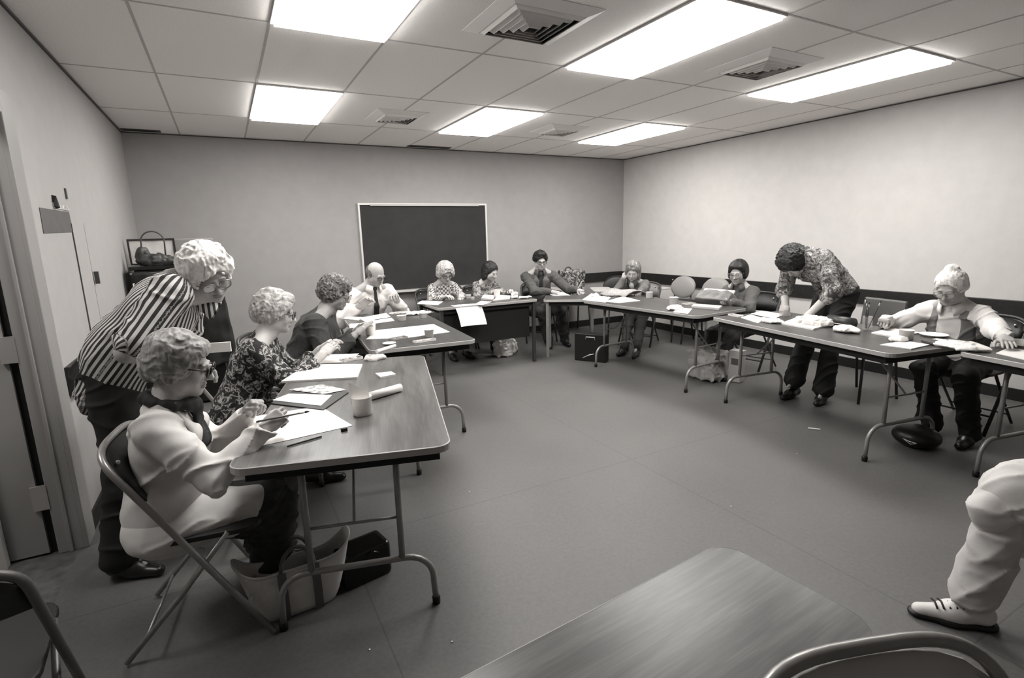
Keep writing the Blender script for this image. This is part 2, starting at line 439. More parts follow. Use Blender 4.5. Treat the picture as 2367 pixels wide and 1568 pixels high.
# ceiling light panels: 2 ft x 4 ft troffers
LM = emit_mat('fluorescent_diffuser', LSTR)
t = thing('hall_fill_light', 'added fill light on the unseen hallway ceiling outside the open door', 'ceiling light', (-1.25, -.9, CE))  # unseen lamp added to brighten the door leaf and hall floor
MB().bb((-1.45, -1.3, CE - .03), (-1.05, -.5, CE - .002)).build('diffuser', LM, t)
lfr = mat('white_enamel', .8, .4)
LNAMES = {(1, -1): 'fluorescent ceiling panel cut off by the top edge above the white-haired woman',
 (1, 1): 'square-looking fluorescent ceiling panel toward the left, nearest the back left corner',
 (4, -1): 'largest long fluorescent ceiling panel, overhead at the right of the near vent',
 (4, 1): 'fluorescent ceiling panel above the blackboard side between the two small far vents',
 (7, -1): 'long fluorescent ceiling panel nearest the right wall at the front',
 (7, 1): 'small fluorescent ceiling panel nearest the far right corner of the room'}
for (i, j) in [(1, -1), (1, 1), (4, -1), (4, 1), (7, -1), (7, 1)] + EXTRA_LIGHTS:
    x0, y0 = i * .6096, j * 1.2192; x1, y1 = x0 + .6096, y0 + 1.2192; c = ((x0 + x1) / 2, (y0 + y1) / 2, CE)
    t = thing('ceiling_light', LNAMES.get((i, j), 'fluorescent ceiling panel behind the photographer'), 'ceiling light', c, 'fluorescent ceiling panels')
    f = MB()
    for a, b in (((x0, y0), (x1, y0 + .018)), ((x0, y1 - .018), (x1, y1)), ((x0, y0 + .018), (x0 + .018, y1 - .018)), ((x1 - .018, y0 + .018), (x1, y1 - .018))):
        f.bb((a[0], a[1], CE - .012), (b[0], b[1], CE - .0005))
    f.build('frame', lfr, t)
    MB().bb((x0 + .018, y0 + .018, CE - .027), (x1 - .018, y1 - .018, CE - .004)).build('diffuser', LM, t)

# stepped four-way air diffusers
vm = mat('vent_enamel', .80, .45); vd = mat('vent_dark', .01, .8)
for (x, y, s, lb) in ((1.84, -.58, .26, 'large four-way ceiling vent nearest the camera'), (3.70, -.58, .25, 'four-way ceiling vent between the two long front light panels'),
                      (1.83, 1.88, .22, 'small four-way ceiling vent above the blackboard'), (3.64, 1.88, .22, 'small four-way ceiling vent between the two far right light panels')):
    t = thing('ceiling_vent', lb, 'vent', (x, y, CE), 'four-way ceiling vents')
    m = MB(); z = CE
    def ring(s0, s1, z0, z1, mb):
        for a in range(4):
            R = rotz(a * PI / 2); c = np.array([x, y, 0.])
            p = [c + R @ V(-s0, -s0, z0), c + R @ V(s0, -s0, z0), c + R @ V(s1, -s1, z1), c + R @ V(-s1, -s1, z1)]
            q = [v + V(0, 0, .003) for v in p]
            mb.add(p + q, [(0, 1, 2, 3)[::-1], (4, 5, 6, 7), (0, 4, 5, 1)[::-1], (3, 2, 6, 7)[::-1]])
    ring(s + .02, s - .05, z - .004, z - .026, m); m.build('flange', vm, t)
    MB().bb((x - s, y - s, z - .004), (x + s, y + s, z - .001)).build('backing', vd, t)
    for q in range(5):
        a = (s - .052) * (1 - q * .185); b = a - (s - .052) * .10
        l = MB(); ring(a, b, z - .022 - .001 * q, z - .040 - .003 * q, l); l.build('louvre', vm, t)
for (x0, x1, y, lb) in ((-.49, -.16, 3.42, 'dark slot vent in the ceiling at the back left corner'), (2.42, 2.98, 3.42, 'dark slot vent in the ceiling just above the blackboard')):
    t = thing('slot_vent', lb, 'vent', ((x0 + x1) / 2, y, CE))
    MB().bb((x0, y - .05, CE - .008), (x1, y + .05, CE - .001)).build('frame', mat('vent_dark_frame', .05, .6), t)
    MB().bb((x0 + .02, y - .03, CE - .010), (x1 - .02, y + .03, CE - .006)).build('slot', vd, t)
t = thing('sprinkler', 'tiny dark fitting on the ceiling beside the far middle light panel', 'sprinkler', (2.9, 2.5, CE))
MB().bb((2.84, 2.49, CE - .02), (2.93, 2.505, CE - .001)).build('bracket', vd, t)

# blackboard
t = thing('blackboard', 'dark blackboard with an aluminium frame hung on the back wall', 'blackboard', (2.64, YB, .78))
al = mat('aluminium', .75, .35, metal=.3); bx0, bx1, bz0, bz1 = 1.77, 3.52, .80, 1.895
MB().bb((bx0 + .02, YB - .022, bz0), (bx1 - .02, YB - .004, bz1 - .02)).build('board', mat('slate', .018, .7, noise=.25, nscale=5), t)
MB().bb((bx0, YB - .035, bz0), (bx0 + .022, YB - .001, bz1)).bb((bx1 - .022, YB - .035, bz0), (bx1, YB - .001, bz1)).bb((bx0 + .022, YB - .035, bz1 - .022), (bx1 - .022, YB - .001, bz1)).build('frame', al, t)
MB().bb((bx0 + .15, YB - .045, bz1 - .035), (bx1 - .12, YB - .0355, bz1 - .010)).build('map_rail', mat('rail_grey', .5, .4), t)
MB().bb((bx0, YB - .10, bz0 - .03), (bx1, YB - .001, bz0 - .003)).build('chalk_tray', al, t)

# paper and name strip on the left wall
t = thing('wall_notice', 'dark grey sheet of paper taped to the left wall', 'notice', (XL, .5, 1.6))
MB().add([(XL + .003, .23, 1.66), (XL + .003, .81, 1.665), (XL + .003, .815, 1.55), (XL + .003, .22, 1.535), (XL + .0015, .23, 1.66), (XL + .0015, .81, 1.665), (XL + .0015, .815, 1.55), (XL + .0015, .22, 1.535)],
         [(0, 3, 2, 1), (4, 5, 6, 7), (0, 1, 5, 4), (1, 2, 6, 5), (2, 3, 7, 6), (3, 0, 4, 7)]).build('sheet', mat('grey_card', .10, .7, noise=.12, nscale=12), t)
tag(MB().bb((XL + .001, .49, 1.672), (XL + .004, .83, 1.70)).build('paper_strip', mat('smudged_print_strip', .42, .7, noise=.6, nscale=35), loc=(XL, .66, 1.67)), 'narrow strip of blurred dark print above the grey sheet on the left wall', 'notice')
tag(MB().add([(XL + .001, .49, 1.68), (XL + .001, .50, 1.74), (XL + .001, .545, 1.67), (XL + .02, .50, 1.68), (XL + .02, .50, 1.735), (XL + .02, .545, 1.675)], [(0, 1, 2), (3, 5, 4), (0, 3, 4, 1), (1, 4, 5, 2), (2, 5, 3, 0)]).build('wall_clip', black, loc=(XL, .5, 1.67)), 'small black pointed clip beside the printed strip on the left wall', 'clip')
tag(MB().bb((XL + .001, .80, 1.74), (XL + .008, .82, 1.80)).build('coat_hook', mat('hook_grey', .08, .5), loc=(XL, .81, 1.74)), 'thin dark hook high on the left wall above the paper strip', 'hook')
# ------------------------------------------------------------------ tables
def wood(name, c0, c1, c2):
    if name in MATS: return MATS[name]
    m, nt, b = _new(name); N, L = nt.nodes, nt.links
    tc = N.new('ShaderNodeTexCoord'); mp = N.new('ShaderNodeMapping'); mp.inputs['Scale'].default_value = (1.1, 9, 9)
    L.new(tc.outputs['Object'], mp.inputs[0])
    n = N.new('ShaderNodeTexNoise'); n.inputs['Scale'].default_value = 1.6; n.inputs['Detail'].default_value = 5; n.inputs['Distortion'].default_value = .9
    L.new(mp.outputs[0], n.inputs['Vector'])
    r = N.new('ShaderNodeValToRGB'); e = r.color_ramp.elements; e[0].position = .34; e[0].color = tint(c0); e[1].position = .66; e[1].color = tint(c2)
    x = e.new(.5); x.color = tint(c1); L.new(n.outputs['Fac'], r.inputs[0])
    w = N.new('ShaderNodeTexNoise'); mp2 = N.new('ShaderNodeMapping'); mp2.inputs['Scale'].default_value = (6, 160, 60)
    L.new(tc.outputs['Object'], mp2.inputs[0]); L.new(mp2.outputs[0], w.inputs['Vector']); w.inputs['Scale'].default_value = 1; w.inputs['Detail'].default_value = 3
    q = N.new('ShaderNodeMapRange'); q.inputs['From Min'].default_value = .3; q.inputs['From Max'].default_value = .7; q.inputs['To Min'].default_value = .8; q.inputs['To Max'].default_value = 1.15
    L.new(w.outputs['Fac'], q.inputs['Value'])
    s = N.new('ShaderNodeVectorMath'); s.operation = 'SCALE'; L.new(r.outputs[0], s.inputs[0]); L.new(q.outputs[0], s.inputs['Scale'])
    L.new(s.outputs[0], b.inputs['Base Color']); b.inputs['Roughness'].default_value = .33; b.inputs['Specular IOR Level'].default_value = .45
    return m
woodL = wood('light_laminate', .07, .105, .135); woodD = wood('dark_laminate', .045, .062, .078)
woodF = wood('near_laminate', .07, .115, .165)
steel = mat('leg_steel', .30, .35, metal=.35, noise=.1, nscale=12)
steelD = mat('dark_leg_steel', .06, .4, metal=.3)
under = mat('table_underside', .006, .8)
def table(label, corner, ang, L, W, wm, z=.737, band=.5, leg=None, modesty=False, straight=False, skip_far=False):
    """corner = near outer corner, long axis along ang (radians), width to the left of the long axis"""
    leg = leg or steel
    R = rotz(ang); c = V(corner[0], corner[1], 0) + R @ V(L / 2, W / 2, 0)
    t = thing('folding_table', label, 'table', tuple(c), 'tables of the horseshoe')
    P = lambda x, y, zz: c + R @ V(x, y, zz)
    def put(name, mb, m, sm=False, parent=t):
        o = bpy.data.meshes.new(name); o.from_pydata([list(q) for q in mb.v], [], mb.f); o.materials.append(m); o.validate()
        ob = link(name, o, parent, sm, None); ob.rotation_euler = (0, 0, ang) if parent is t else (0, 0, 0)
        return ob
    h, wv = L / 2, W / 2
    put('tabletop', MB().slab(rrect(h - .004, wv - .004, .055), z - .02, z), wm)
    eb = MB(); o1, o2 = rrect(h, wv, .06), rrect(h - .004, wv - .004, .055); n = len(o1)
    vs = [(x, y, z - .026) for x, y in o1] + [(x, y, z - .002) for x, y in o1] + [(x, y, z + .0002) for x, y in o2] + [(x, y, z - .026) for x, y in o2]
    fs = []
    for i in range(n):
        j = (i + 1) % n; fs += [(i, j, n + j, n + i), (n + i, n + j, 2 * n + j, 2 * n + i), (3 * n + i, 3 * n + j, j, i)]
    put('edge_band', eb.add(vs, fs), mat('edge_band_%d' % int(band * 100), band, .4))
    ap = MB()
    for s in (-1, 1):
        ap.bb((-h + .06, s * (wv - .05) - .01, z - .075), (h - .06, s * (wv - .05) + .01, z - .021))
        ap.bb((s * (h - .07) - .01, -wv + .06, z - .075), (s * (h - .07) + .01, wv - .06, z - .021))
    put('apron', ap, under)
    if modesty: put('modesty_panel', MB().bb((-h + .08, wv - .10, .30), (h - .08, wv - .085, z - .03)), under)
    for s in (-1, 1):
        if straight:
            for q in (-1, 1): put('leg', MB().bb((s * (h - .045) - .017, q * (wv - .045) - .017, 0), (s * (h - .045) + .017, q * (wv - .045) + .017, z - .022)), leg)
            continue
        x = s * (h - .15); zb = .225; a = wv - .10; m = MB(); r = .0125
        pts = [(x, -a - .02, .015), (x, -a - .015, zb - .12)] + [tuple(p) for p in arc((x, -a + .085, zb - .10), .10, PI, PI / 2, 6, (0, 1, 0), (0, 0, 1))]
        pts += [(x, a - .085, zb)] + [tuple(p) for p in arc((x, a - .085, zb - .10), .10, PI / 2, 0, 6, (0, 1, 0), (0, 0, 1))][1:] + [(x, a + .02, .015)]
        m.tube(pts, r, 10)
        for q in (-1, 1): m.tube([(x, q * .17, zb), (x, q * .17, z - .03)], r, 10)
        m.tube([(x, -.19, z - .09), (x, .19, z - .09)], r * .8, 8)
        lf = put('leg_frame', m, leg, True)
        b = MB().tube([(x, .0, zb + .18), (x - s * .30, 0, z - .05)], .006, 6).tube([(x, -.17, zb + .18), (x, .17, zb + .18)], .006, 6)
        put('brace', b, leg, True)
        for q in (-1, 1): put('foot_cap', MB().lathe([(0, 0), (.016, 0), (.017, .03), (.0125, .035)], (x, q * (a + .02), 0), 10), black, True)
    return t, P
D2 = lambda x: math.radians(x)
a1 = math.atan2(.965, .264)
table('light wood-grain folding table nearest on the left, in front of the woman painting', (.905, -1.545), a1, 1.52, .745, woodL, band=.42)
a2 = math.atan2(.985, .085)
table('folding table holding the large bird sketch, second along the left side', (1.79, .165), a2, 1.55, .755, woodD, band=.38)
# far straight-leg table with modesty panel: long axis along x
table('far folding table with a black modesty panel under the blackboard', (3.37, 2.66), PI, 1.215, .745, woodD, band=.4, leg=steelD, modesty=True, straight=True)
table('small corner table where the dark-haired man in a jacket writes', (3.52, 2.06), D2(-36), .62, .50, woodD, z=.70, band=.42, straight=True)
table('folding table on the right side nearest the far corner, with newspapers on it', (3.67, 1.50), D2(-85.1), 1.52, .745, woodD, band=.3)
table('folding table on the right side where the standing man leans', (3.865, -.10), D2(-99.9), 1.57, .76, woodD, band=.35)
table('folding table running out of the frame at the right edge', (3.97, -1.80), D2(-101.6), 1.55, .76, woodD, band=.4)
table('narrow wood-grain table in the foreground at the bottom of the photo', (-.276, -2.902), D2(4.2), 1.545, .345, woodF, z=.74, band=.4)
# ------------------------------------------------------------------ people
Z3 = V(0, 0, 1)
def yawv(d): a = math.radians(d); return V(math.cos(a), math.sin(a), 0)
def rot_about(v, ax, deg):
    a = math.radians(deg); ax = nrm(ax); v = np.array(v, float)
    return v * math.cos(a) + np.cross(ax, v) * math.sin(a) + ax * (ax @ v) * (1 - math.cos(a))
def ik(a, t, l1, l2, pole):
    a, t = np.array(a, float), np.array(t, float); d = t - a; L = np.linalg.norm(d); mx = (l1 + l2) * .995
    if L > mx: t = a + d / L * mx; d = t - a; L = mx
    u = d / L; x = (l1 * l1 - l2 * l2 + L * L) / (2 * L); h = math.sqrt(max(l1 * l1 - x * x, 0))
    p = nrm(np.array(pole) - u * (np.array(pole) @ u)); return a + u * x + p * h, t
POSES = {'relax': ((22, 30, 20), .5), 'grip': ((55, 70, 40), .8), 'flat': ((4, 8, 5), .1), 'pen': ((45, 55, 30), .9), 'fist': ((75, 85, 50), 1.)}
def hand(F, w, d, n, side, pose='relax', s=1.):
    d = nrm(d); n = nrm(n - d * (np.array(n) @ d)); l = np.cross(d, n) * (1 if side == 'R' else -1)
    R = np.stack([d, l, n], 1); (a1, a2, a3), th = POSES[pose]
    F.cone(w - d * .02 * s, w + d * .03 * s, .024 * s, .026 * s, .02, flat=(n, .75))
    F.box(w + d * .05 * s, (.028 * s, .028 * s, .004 * s), R, .010 * s, .014)
    F.ell(w + d * .035 * s + l * .022 * s + n * .008 * s, (.030 * s, .017 * s, .014 * s), R, .012)
    for k, (off, bo, ls, r) in enumerate(((.029, .080, (.042, .024, .020), .0088), (.0095, .084, (.046, .028, .022), .009), (-.0105, .081, (.042, .026, .021), .0085), (-.029, .073, (.033, .020, .018), .0076))):
        p = w + d * bo * s + l * off * s; e = nrm(d + l * (off * 2.2)); ax = np.cross(d, n)
        c = 1 + .12 * k if pose != 'flat' else 1
        p0 = p - e * .02 * s
        for j, a in enumerate((a1 * c, a2, a3)):
            e = rot_about(e, ax, a); q = p + e * ls[j] * s
            F.cone(p0 if j == 0 else p, q, (r - .0004 * j) * s, (r - .0008 - .0005 * j) * s, .004); p = q; p0 = p
    p = w + d * .022 * s + l * .028 * s + n * .006 * s; e = nrm(d * .75 + l * (.62 - .25 * th) + n * (.15 + .45 * th)); ax = nrm(np.cross(e, nrm(d * .8 - l * .45 + n * .5)))
    for j, (L, a) in enumerate(((.040, 0), (.031, 18 + 14 * th), (.024, 18 + 10 * th))):
        e = rot_about(e, ax, a); q = p + e * L * s; F.cone(p, q, (.0115 - .001 * j) * s, (.0108 - .0014 * j) * s, .005); p = q

skinM = lambda k: mat('skin_%s' % k, {'m': .40, 'l': .48, 'd': .22}[k], .55, noise=.05, nscale=60, bump=.12, bscale=140, tone=True, spec=.35)
eyeM = mat('eye_white', .55, .25, tone=True)
glassM = None
def lens_mat():
    global glassM
    if glassM: return glassM
    m = bpy.data.materials.new('spectacle_glass'); m.use_nodes = True; nt = m.node_tree; nt.nodes.clear()
    o = nt.nodes.new('ShaderNodeOutputMaterial'); a = nt.nodes.new('ShaderNodeBsdfTransparent'); g = nt.nodes.new('ShaderNodeBsdfGlossy'); x = nt.nodes.new('ShaderNodeMixShader')
    g.inputs['Roughness'].default_value = .05; a.inputs[0].default_value = (.88, .88, .87, 1); x.inputs[0].default_value = .08
    nt.links.new(a.outputs[0], x.inputs[1]); nt.links.new(g.outputs[0], x.inputs[2]); nt.links.new(x.outputs[0], o.inputs[0]); glassM = m
    return m

def hair_mat(k, v, v2=None, freq=90):
    v2 = v if v2 is None else v2
    return ramp_mat('hair_' + k, 'noise', [(.3, v * .55), (.5, v), (.72, v2)], scale=freq * .45, stretch=(1, 1, .35), rough=.55, detail=5, distort=1.2, bump=.9, const=False)

def person(S):
    """one seated or standing figure: skeleton from a pelvis, a facing direction, a lean and hand/foot targets"""
    s = S.get('s', 1.); P = V(*S.get('pel', (0, 0, .5))); yaw = S['yaw']; F = yawv(yaw); Rv = np.cross(F, Z3); lean = S.get('lean', 10); sd = S.get('side', 0)
    tw = S.get('tw', 0)
    near = S.get('near', 0); vb = {2: .0034, 1: .0044, 0: .0058}[near]; vc = {2: .006, 1: .007, 0: .009}[near]; bulk = S.get('bulk', 1.)
    if 'pel' not in S:      # seated: find the pelvis and torso size under a given head
        hp0 = math.radians(S['head'][1]); fh = yawv(S['head'][0]); zt = .46
        def off(s_):
            v = np.zeros(3)
            for l, q in ((lean * .75, .17), (lean, .18), (lean * 1.2, .17)):
                a = math.radians(l); v = v + (Z3 * math.cos(a) + F * math.sin(a)) * q * s_
            a = math.radians(lean * 1.2); uu = Z3 * math.cos(a) + F * math.sin(a); fz_ = fh * math.cos(hp0) - Z3 * math.sin(hp0); uz_ = fh * math.sin(hp0) + Z3 * math.cos(hp0)
            return v + uu * .035 * s_ + nrm(uu + uz_ + F * .5) * .035 + fz_ * .028 + uz_ * .090
        o1 = off(1.)[2] - off(0.)[2]; s = min(1.06, max(.88, (S['hc'][2] - zt - off(0.)[2]) / o1)); P = V(*S['hc']) - off(s)
    root = thing('person', S['label'], 'person', (P[0], P[1], 0), None)
    def up(l): a = math.radians(l); v = Z3 * math.cos(a) + F * math.sin(a); return rot_about(v, F, sd)
    u0, u1, u2 = up(lean * .75), up(lean), up(lean * 1.2)
    W = P + u0 * .17 * s; C = W + u1 * .18 * s; Sh = C + u2 * .12 * s; N = Sh + u2 * .05 * s - F * .0
    Rs = rot_about(Rv, Z3, tw); Rs = nrm(Rs - u2 * (Rs @ u2)) if abs(sd) > 0 else Rs
    Fs = np.cross(u2, Rs)
    sw = S.get('sw', .150) * s
    shR, shL = Sh + Rs * sw - u2 * .015, Sh - Rs * sw - u2 * .015
    la, lf = .285 * s, .25 * s
    pR = S.get('poleR', (.25, -.2, -1)); pL = S.get('poleL', (-.25, -.2, -1))
    toW = lambda q: Rv * q[0] + F * q[1] + Z3 * q[2]
    eR, wR = ik(shR, S['hR'], la, lf, toW(pR)); eL, wL = ik(shL, S['hL'], la, lf, toW(pL))
    # head
    hy, hp, hr = S['head']; Fh = yawv(hy); Rh = np.cross(Fh, Z3)
    fz = nrm(Fh * math.cos(math.radians(hp)) - Z3 * math.sin(math.radians(hp))); uz = np.cross(Rh, fz)
    if hr: Rh, uz = rot_about(Rh, fz, hr), rot_about(uz, fz, hr)
    H = np.stack([Rh, fz, uz], 1)
    hs = S.get('hs', 1.) * .97
    nb = N + u2 * .035 * s + nrm(u2 + uz + Fs * .5) * .035
    hc = nb + H @ V(0, .028, .092) * hs if 'hc' not in S else V(*S['hc'])
    if 'hc' in S: nb = hc - H @ V(0, .028, .092) * hs
    h = lambda x, y, z: hc + H @ (V(x, y, z) * hs)
    B = Field(vb)
    e = lambda c, r, k=.02, sub=False: B.ell(h(*c), tuple(q * hs for q in r), H, k, sub)
    e((0, -.018, .030), (.073, .092, .083)); e((0, .022, -.025), (.058, .064, .080), .03); e((0, .040, -.080), (.040, .038, .028), .03)
    B.cone(h(0, .068, -.097), h(0, .060, -.099), .014, .013, .02)
    for q in (-1, 1):
        e((q * .036, .058, -.032), (.022, .022, .026), .025); e((q * .055, .0, -.06), (.018, .035, .032), .03)
        e((q * .028, .082, .016), (.022, .009, .008), .014)
        e((q * .031, .093, -.004), (.016, .013, .012), .012, True)
    B.cone(h(0, .086, .006), h(0, .107, -.034), .0075, .0105, .012)
    for q in (-1, 1): B.cone(h(q * .011, .094, -.038), h(q * .011, .090, -.040), .008, .007, .008)
    lp = 1.0
    e((0, .086, -.0605), (.022, .0085, .0052), .006); e((0, .0855, -.0715), (.019, .0085, .006), .006); e((0, .098, -.0662), (.024, .007, .0014), .003, True)
    if near:
        for q in (-1, 1): e((q * .034, .084, -.052), (.004, .010, .014), .008, True)
    for q in (-1, 1):
        e((q * .0765, -.006, -.012), (.008, .017, .030), .008); e((q * .083, -.002, -.010), (.004, .009, .018), .006, True)
        e((q * .031, .0755, .0015), (.0148, .0140, .0115), .004)
    B.cone(h(0, -.022, -.055), nb - u2 * .03, .052 * hs * bulk ** .5, .056 * s * bulk ** .5, .03)
    for q in (-1, 1): B.cone(nb - u2 * .04 + Rs * q * .03, shR if q == 1 else shL, .045 * s, .045 * s, .04)
    # trunk core and limbs
    b2 = bulk
    B.ell(C, (.125 * s, .09 * s, .16 * s), np.stack([Rs, Fs, u2], 1), .05); B.ell(W, (.11 * s, .09 * s, .15 * s), None, .05); B.ell(P, (.14 * s, .10 * s, .10 * s), None, .05)
    for (a, el, wr, sid) in ((shR, eR, wR, 'R'), (shL, eL, wL, 'L')):
        B.cone(a, el, .042 * s, .037 * s, .03); B.cone(el, wr, .038 * s, .025 * s, .02)
        fd = nrm(wr - el); hd = S.get('hd' + sid); hd = nrm(fd * .6 + V(*hd)) if hd is not None else nrm(fd + V(0, 0, -.1))
        hand(B, wr + hd * .012, hd, V(*S.get('hn' + sid, (0, 0, -1))), sid, S.get('pose' + sid, 'relax'), s * (.93 if not S.get('male') else 1.02))
    hipR, hipL = P + Rv * .085 * s, P - Rv * .085 * s
    lt, ls = .41 * s, .40 * s; kn = []
    for hip, ft, q in ((hipR, S['feet'][0], 1), (hipL, S['feet'][1], -1)):
        kd, an = ik(hip, V(ft[0], ft[1], .085), lt, ls, toW((q * S.get('spread', .12), 1, .9)))
        kn.append((hip, kd, an)); B.cone(hip, kd, .068 * s, .050 * s, .03); B.cone(kd, an, .050 * s, .032 * s, .03)
        fy = S.get('footyaw', yaw); ff = yawv(fy + q * -6); B.cone(an - Z3 * .035, an + ff * .10 - Z3 * .062, .022, .012, .02)
    Pv, Q = B.mesh()
    L = (Pv - hc) @ H / hs; tone = np.ones(len(Pv))
    lip = np.exp(-((L[:, 0] / .021) ** 4 + ((L[:, 2] + .066) / .0105) ** 4 + ((L[:, 1] - .088) / .02) ** 4)); tone -= S.get('lip', .4) * lip
    br = np.exp(-(((np.abs(L[:, 0]) - .031) / .018) ** 4 + ((L[:, 2] - .0185 + np.abs(np.abs(L[:, 0]) - .03) * .15) / .0042) ** 2 + ((L[:, 1] - .083) / .03) ** 4)); tone -= S.get('brow', .5) * br
    body = mesh_obj('body', Pv, Q, skinM(S.get('skin', 'm')), root, tone)
    # eyes
    for q in (-1, 1):
        c = h(q * .031, .0755, -.001); g = nrm(H @ V(0, 1, -.35)); r = .0128 * hs; vs = []; fs = []; n1, n2 = 12, 16
        uu = nrm(np.cross(g, Z3 + V(.01, 0, 0))); vv = np.cross(g, uu)
        for i in range(n1 + 1):
            t = PI * i / n1
            for k in range(n2): a = 2 * PI * k / n2; vs.append(c + r * (g * math.cos(t) + math.sin(t) * (uu * math.cos(a) + vv * math.sin(a))))
        for i in range(n1):
            for k in range(n2): fs.append((i * n2 + k, i * n2 + (k + 1) % n2, (i + 1) * n2 + (k + 1) % n2, (i + 1) * n2 + k))
        vs = np.array(vs); tn = np.where(((vs - c) @ g) > r * .86, .12, 1.); mesh_obj('eye', vs, np.array(fs), eyeM, root, tn)
    # hair
    if S.get('hair'): S['hair'](h, H, hs, root, vc, near)
    # glasses
    if S.get('glasses'):
        G = MB(); gm = S['glasses']; gr = S.get('grim', .0022)
        for q in (-1, 1):
            cx, rx, rz = q * .033, .0265, .0205
            ring = [h(cx + rx * np.sign(math.cos(a)) * abs(math.cos(a)) ** .75, .104 - .25 * abs(cx + rx * math.cos(a)) ** 1.6, -.006 + rz * np.sign(math.sin(a)) * abs(math.sin(a)) ** .75 + (.0022 * q * math.cos(a))) for a in np.arange(20) / 20 * 2 * PI]
            G.tube(ring, gr * (1.2 if near else 1.4), 6, closed=True)
            G.tube([h(q * .0595, .099, .004), h(q * .072, .07, .006), h(q * .079, .0, .004), h(q * .078, -.018, -.008)], gr, 6)
        G.tube([h(-.008, .105, 0), h(0, .108, .003), h(.008, .105, 0)], gr, 6)
        go = G.build('glasses', gm, root, True)
        for q in (-1, 1):
            lm = MB(); ring = [h(q * .033 + .0255 * math.cos(a), .1035 - .25 * abs(q * .033 + .0255 * math.cos(a)) ** 1.6, -.006 + .0195 * math.sin(a)) for a in np.arange(16) / 16 * 2 * PI]
            back = [p - fz * .001 for p in ring]; lm.add(ring + back, [tuple(range(16))[::-1], tuple(range(16, 32))] + [(i, (i + 1) % 16, 16 + (i + 1) % 16, 16 + i) for i in range(16)]); lm.build('lens', lens_mat(), go)
    # upper garment
    TB = np.stack([Rs, Fs, u2], 1); TB0 = np.stack([Rv, np.cross(u0, Rv), u0], 1)
    g = S['top']; T = Field(vc); fem = not S.get('male')
    T.ell(C + Fs * .005, (.158 * s * b2, .118 * s * b2, .17 * s), TB, .05)
    T.ell(W + F * .01, (.140 * s * b2, .118 * s * b2, .15 * s), TB0, .06)
    T.cone(shR - Rs * .03 * s, shL + Rs * .03 * s, .056 * s, .056 * s, .05)
    T.cone(Sh + u2 * .02 * s, nb - u2 * .045 * s + Fs * .0, .075 * s, S.get('neckr', .060) * s, .03)
    if fem:
        for q in (-1, 1): T.ell(C + Rs * q * .07 * s + Fs * .088 * s * b2 - u2 * .03, (.070 * s, .062 * s, .070 * s), TB, .05)
    hem = S.get('hem', .03)
    T.ell(P + u0 * .04, (.168 * s * b2, .135 * s * b2, (.11 + hem) * s), TB0, .06)
    sl = S.get('sleeve', 1.); sr = S.get('sr', 1.)
    for a, el, wr in ((shR, eR, wR), (shL, eL, wL)):
        T.cone(a, a + (el - a) * min(1, sl * 2), .062 * s * sr, .052 * s * sr, .035)
        if sl > .5:
            t = min(1, (sl - .5) * 2); en = el + (wr - el) * t; T.cone(el, en, .052 * s * sr, (.038 if t > .8 else .046) * s * sr, .03)
            if S.get('cuff'): T.cone(en - nrm(wr - el) * .035, en, .037 * s, .036 * s, .006)
        # neckline cut
    if S.get('vneck'): T.ell(nb + Fs * .06 * s - u2 * .03 * s, (.038 * s, .06 * s, .085 * s), TB, .01, True)
    T.ell(nb + u2 * .012 * s + Fs * .016, (.067 * s, .076 * s, .045 * s), TB, .01, True)
    for wr, el in ((wR, eR), (wL, eL)):
        if sl >= .98: T.cone(wr + nrm(wr - el) * .012, wr + nrm(wr - el) * .05, .035, .035, .004, True)
        else:
            cut = el + (wr - el) * max((sl - .5) * 2, 0) if sl > .5 else None
    # close the waist below
    if S.get('hemcut', 1): T.box(P - u0 * (.10 + hem) * s, (.4, .4, .06 * s), TB0, 0, .01, True)
    fo = S.get('fold', 1.) * .017
    def disp(x, y, z):
        sd_ = S.get('seed', 0) * 7.3; w_ = vnoise(x * 4 + sd_, y * 4, z * 4 + 3) * 1.6
        a_ = 1 - np.abs(vnoise(x * 3.5 + w_, (y + z) * 11 + sd_ + w_, (z - y) * 3.5)) * 2      # long creases in two directions
        b_ = 1 - np.abs(vnoise((x - z) * 10 + w_, y * 3.5 + sd_, (x + z) * 3.5)) * 2
        c_ = vnoise(x * 26, y * 26, z * 18 + sd_)
        return -(np.maximum(a_, 0) ** 2 * .8 + np.maximum(b_, 0) ** 2 * .7 + c_ * .12 - .35) * fo * .6
    Pv, Q = T.mesh(disp)
    # cloth coordinates: around and along the nearest bone
    bones = [(P, Sh, .16, 0), (shR, eR, .055, 1), (eR, wR, .05, 2), (shL, eL, .055, 3), (eL, wL, .05, 4)]
    ct = None
    if S.get('ctex'):
        best = np.full(len(Pv), 1e9); ct = np.zeros((len(Pv), 3))
        for a, b, r, k in bones:
            d = b - a; L2 = d @ d; t = np.clip((Pv - a) @ d / L2, -.3, 1); dd = np.linalg.norm(Pv - a - t[:, None] * d, axis=1) - r
            ax = nrm(d); uu = nrm(np.cross(ax, F if k == 0 else Z3)) if abs(ax @ Z3) < .95 or k == 0 else nrm(np.cross(ax, F)); vv = np.cross(ax, uu); q = Pv - a
            ang = np.arctan2(q @ vv, q @ uu); m = dd < best; best[m] = dd[m]
            ct[m, 0] = ang[m] * r; ct[m, 1] = (q @ ax)[m]; ct[m, 2] = k
    garment = mesh_obj(S.get('topname', 'blouse'), Pv, Q, g, root, None, ct)
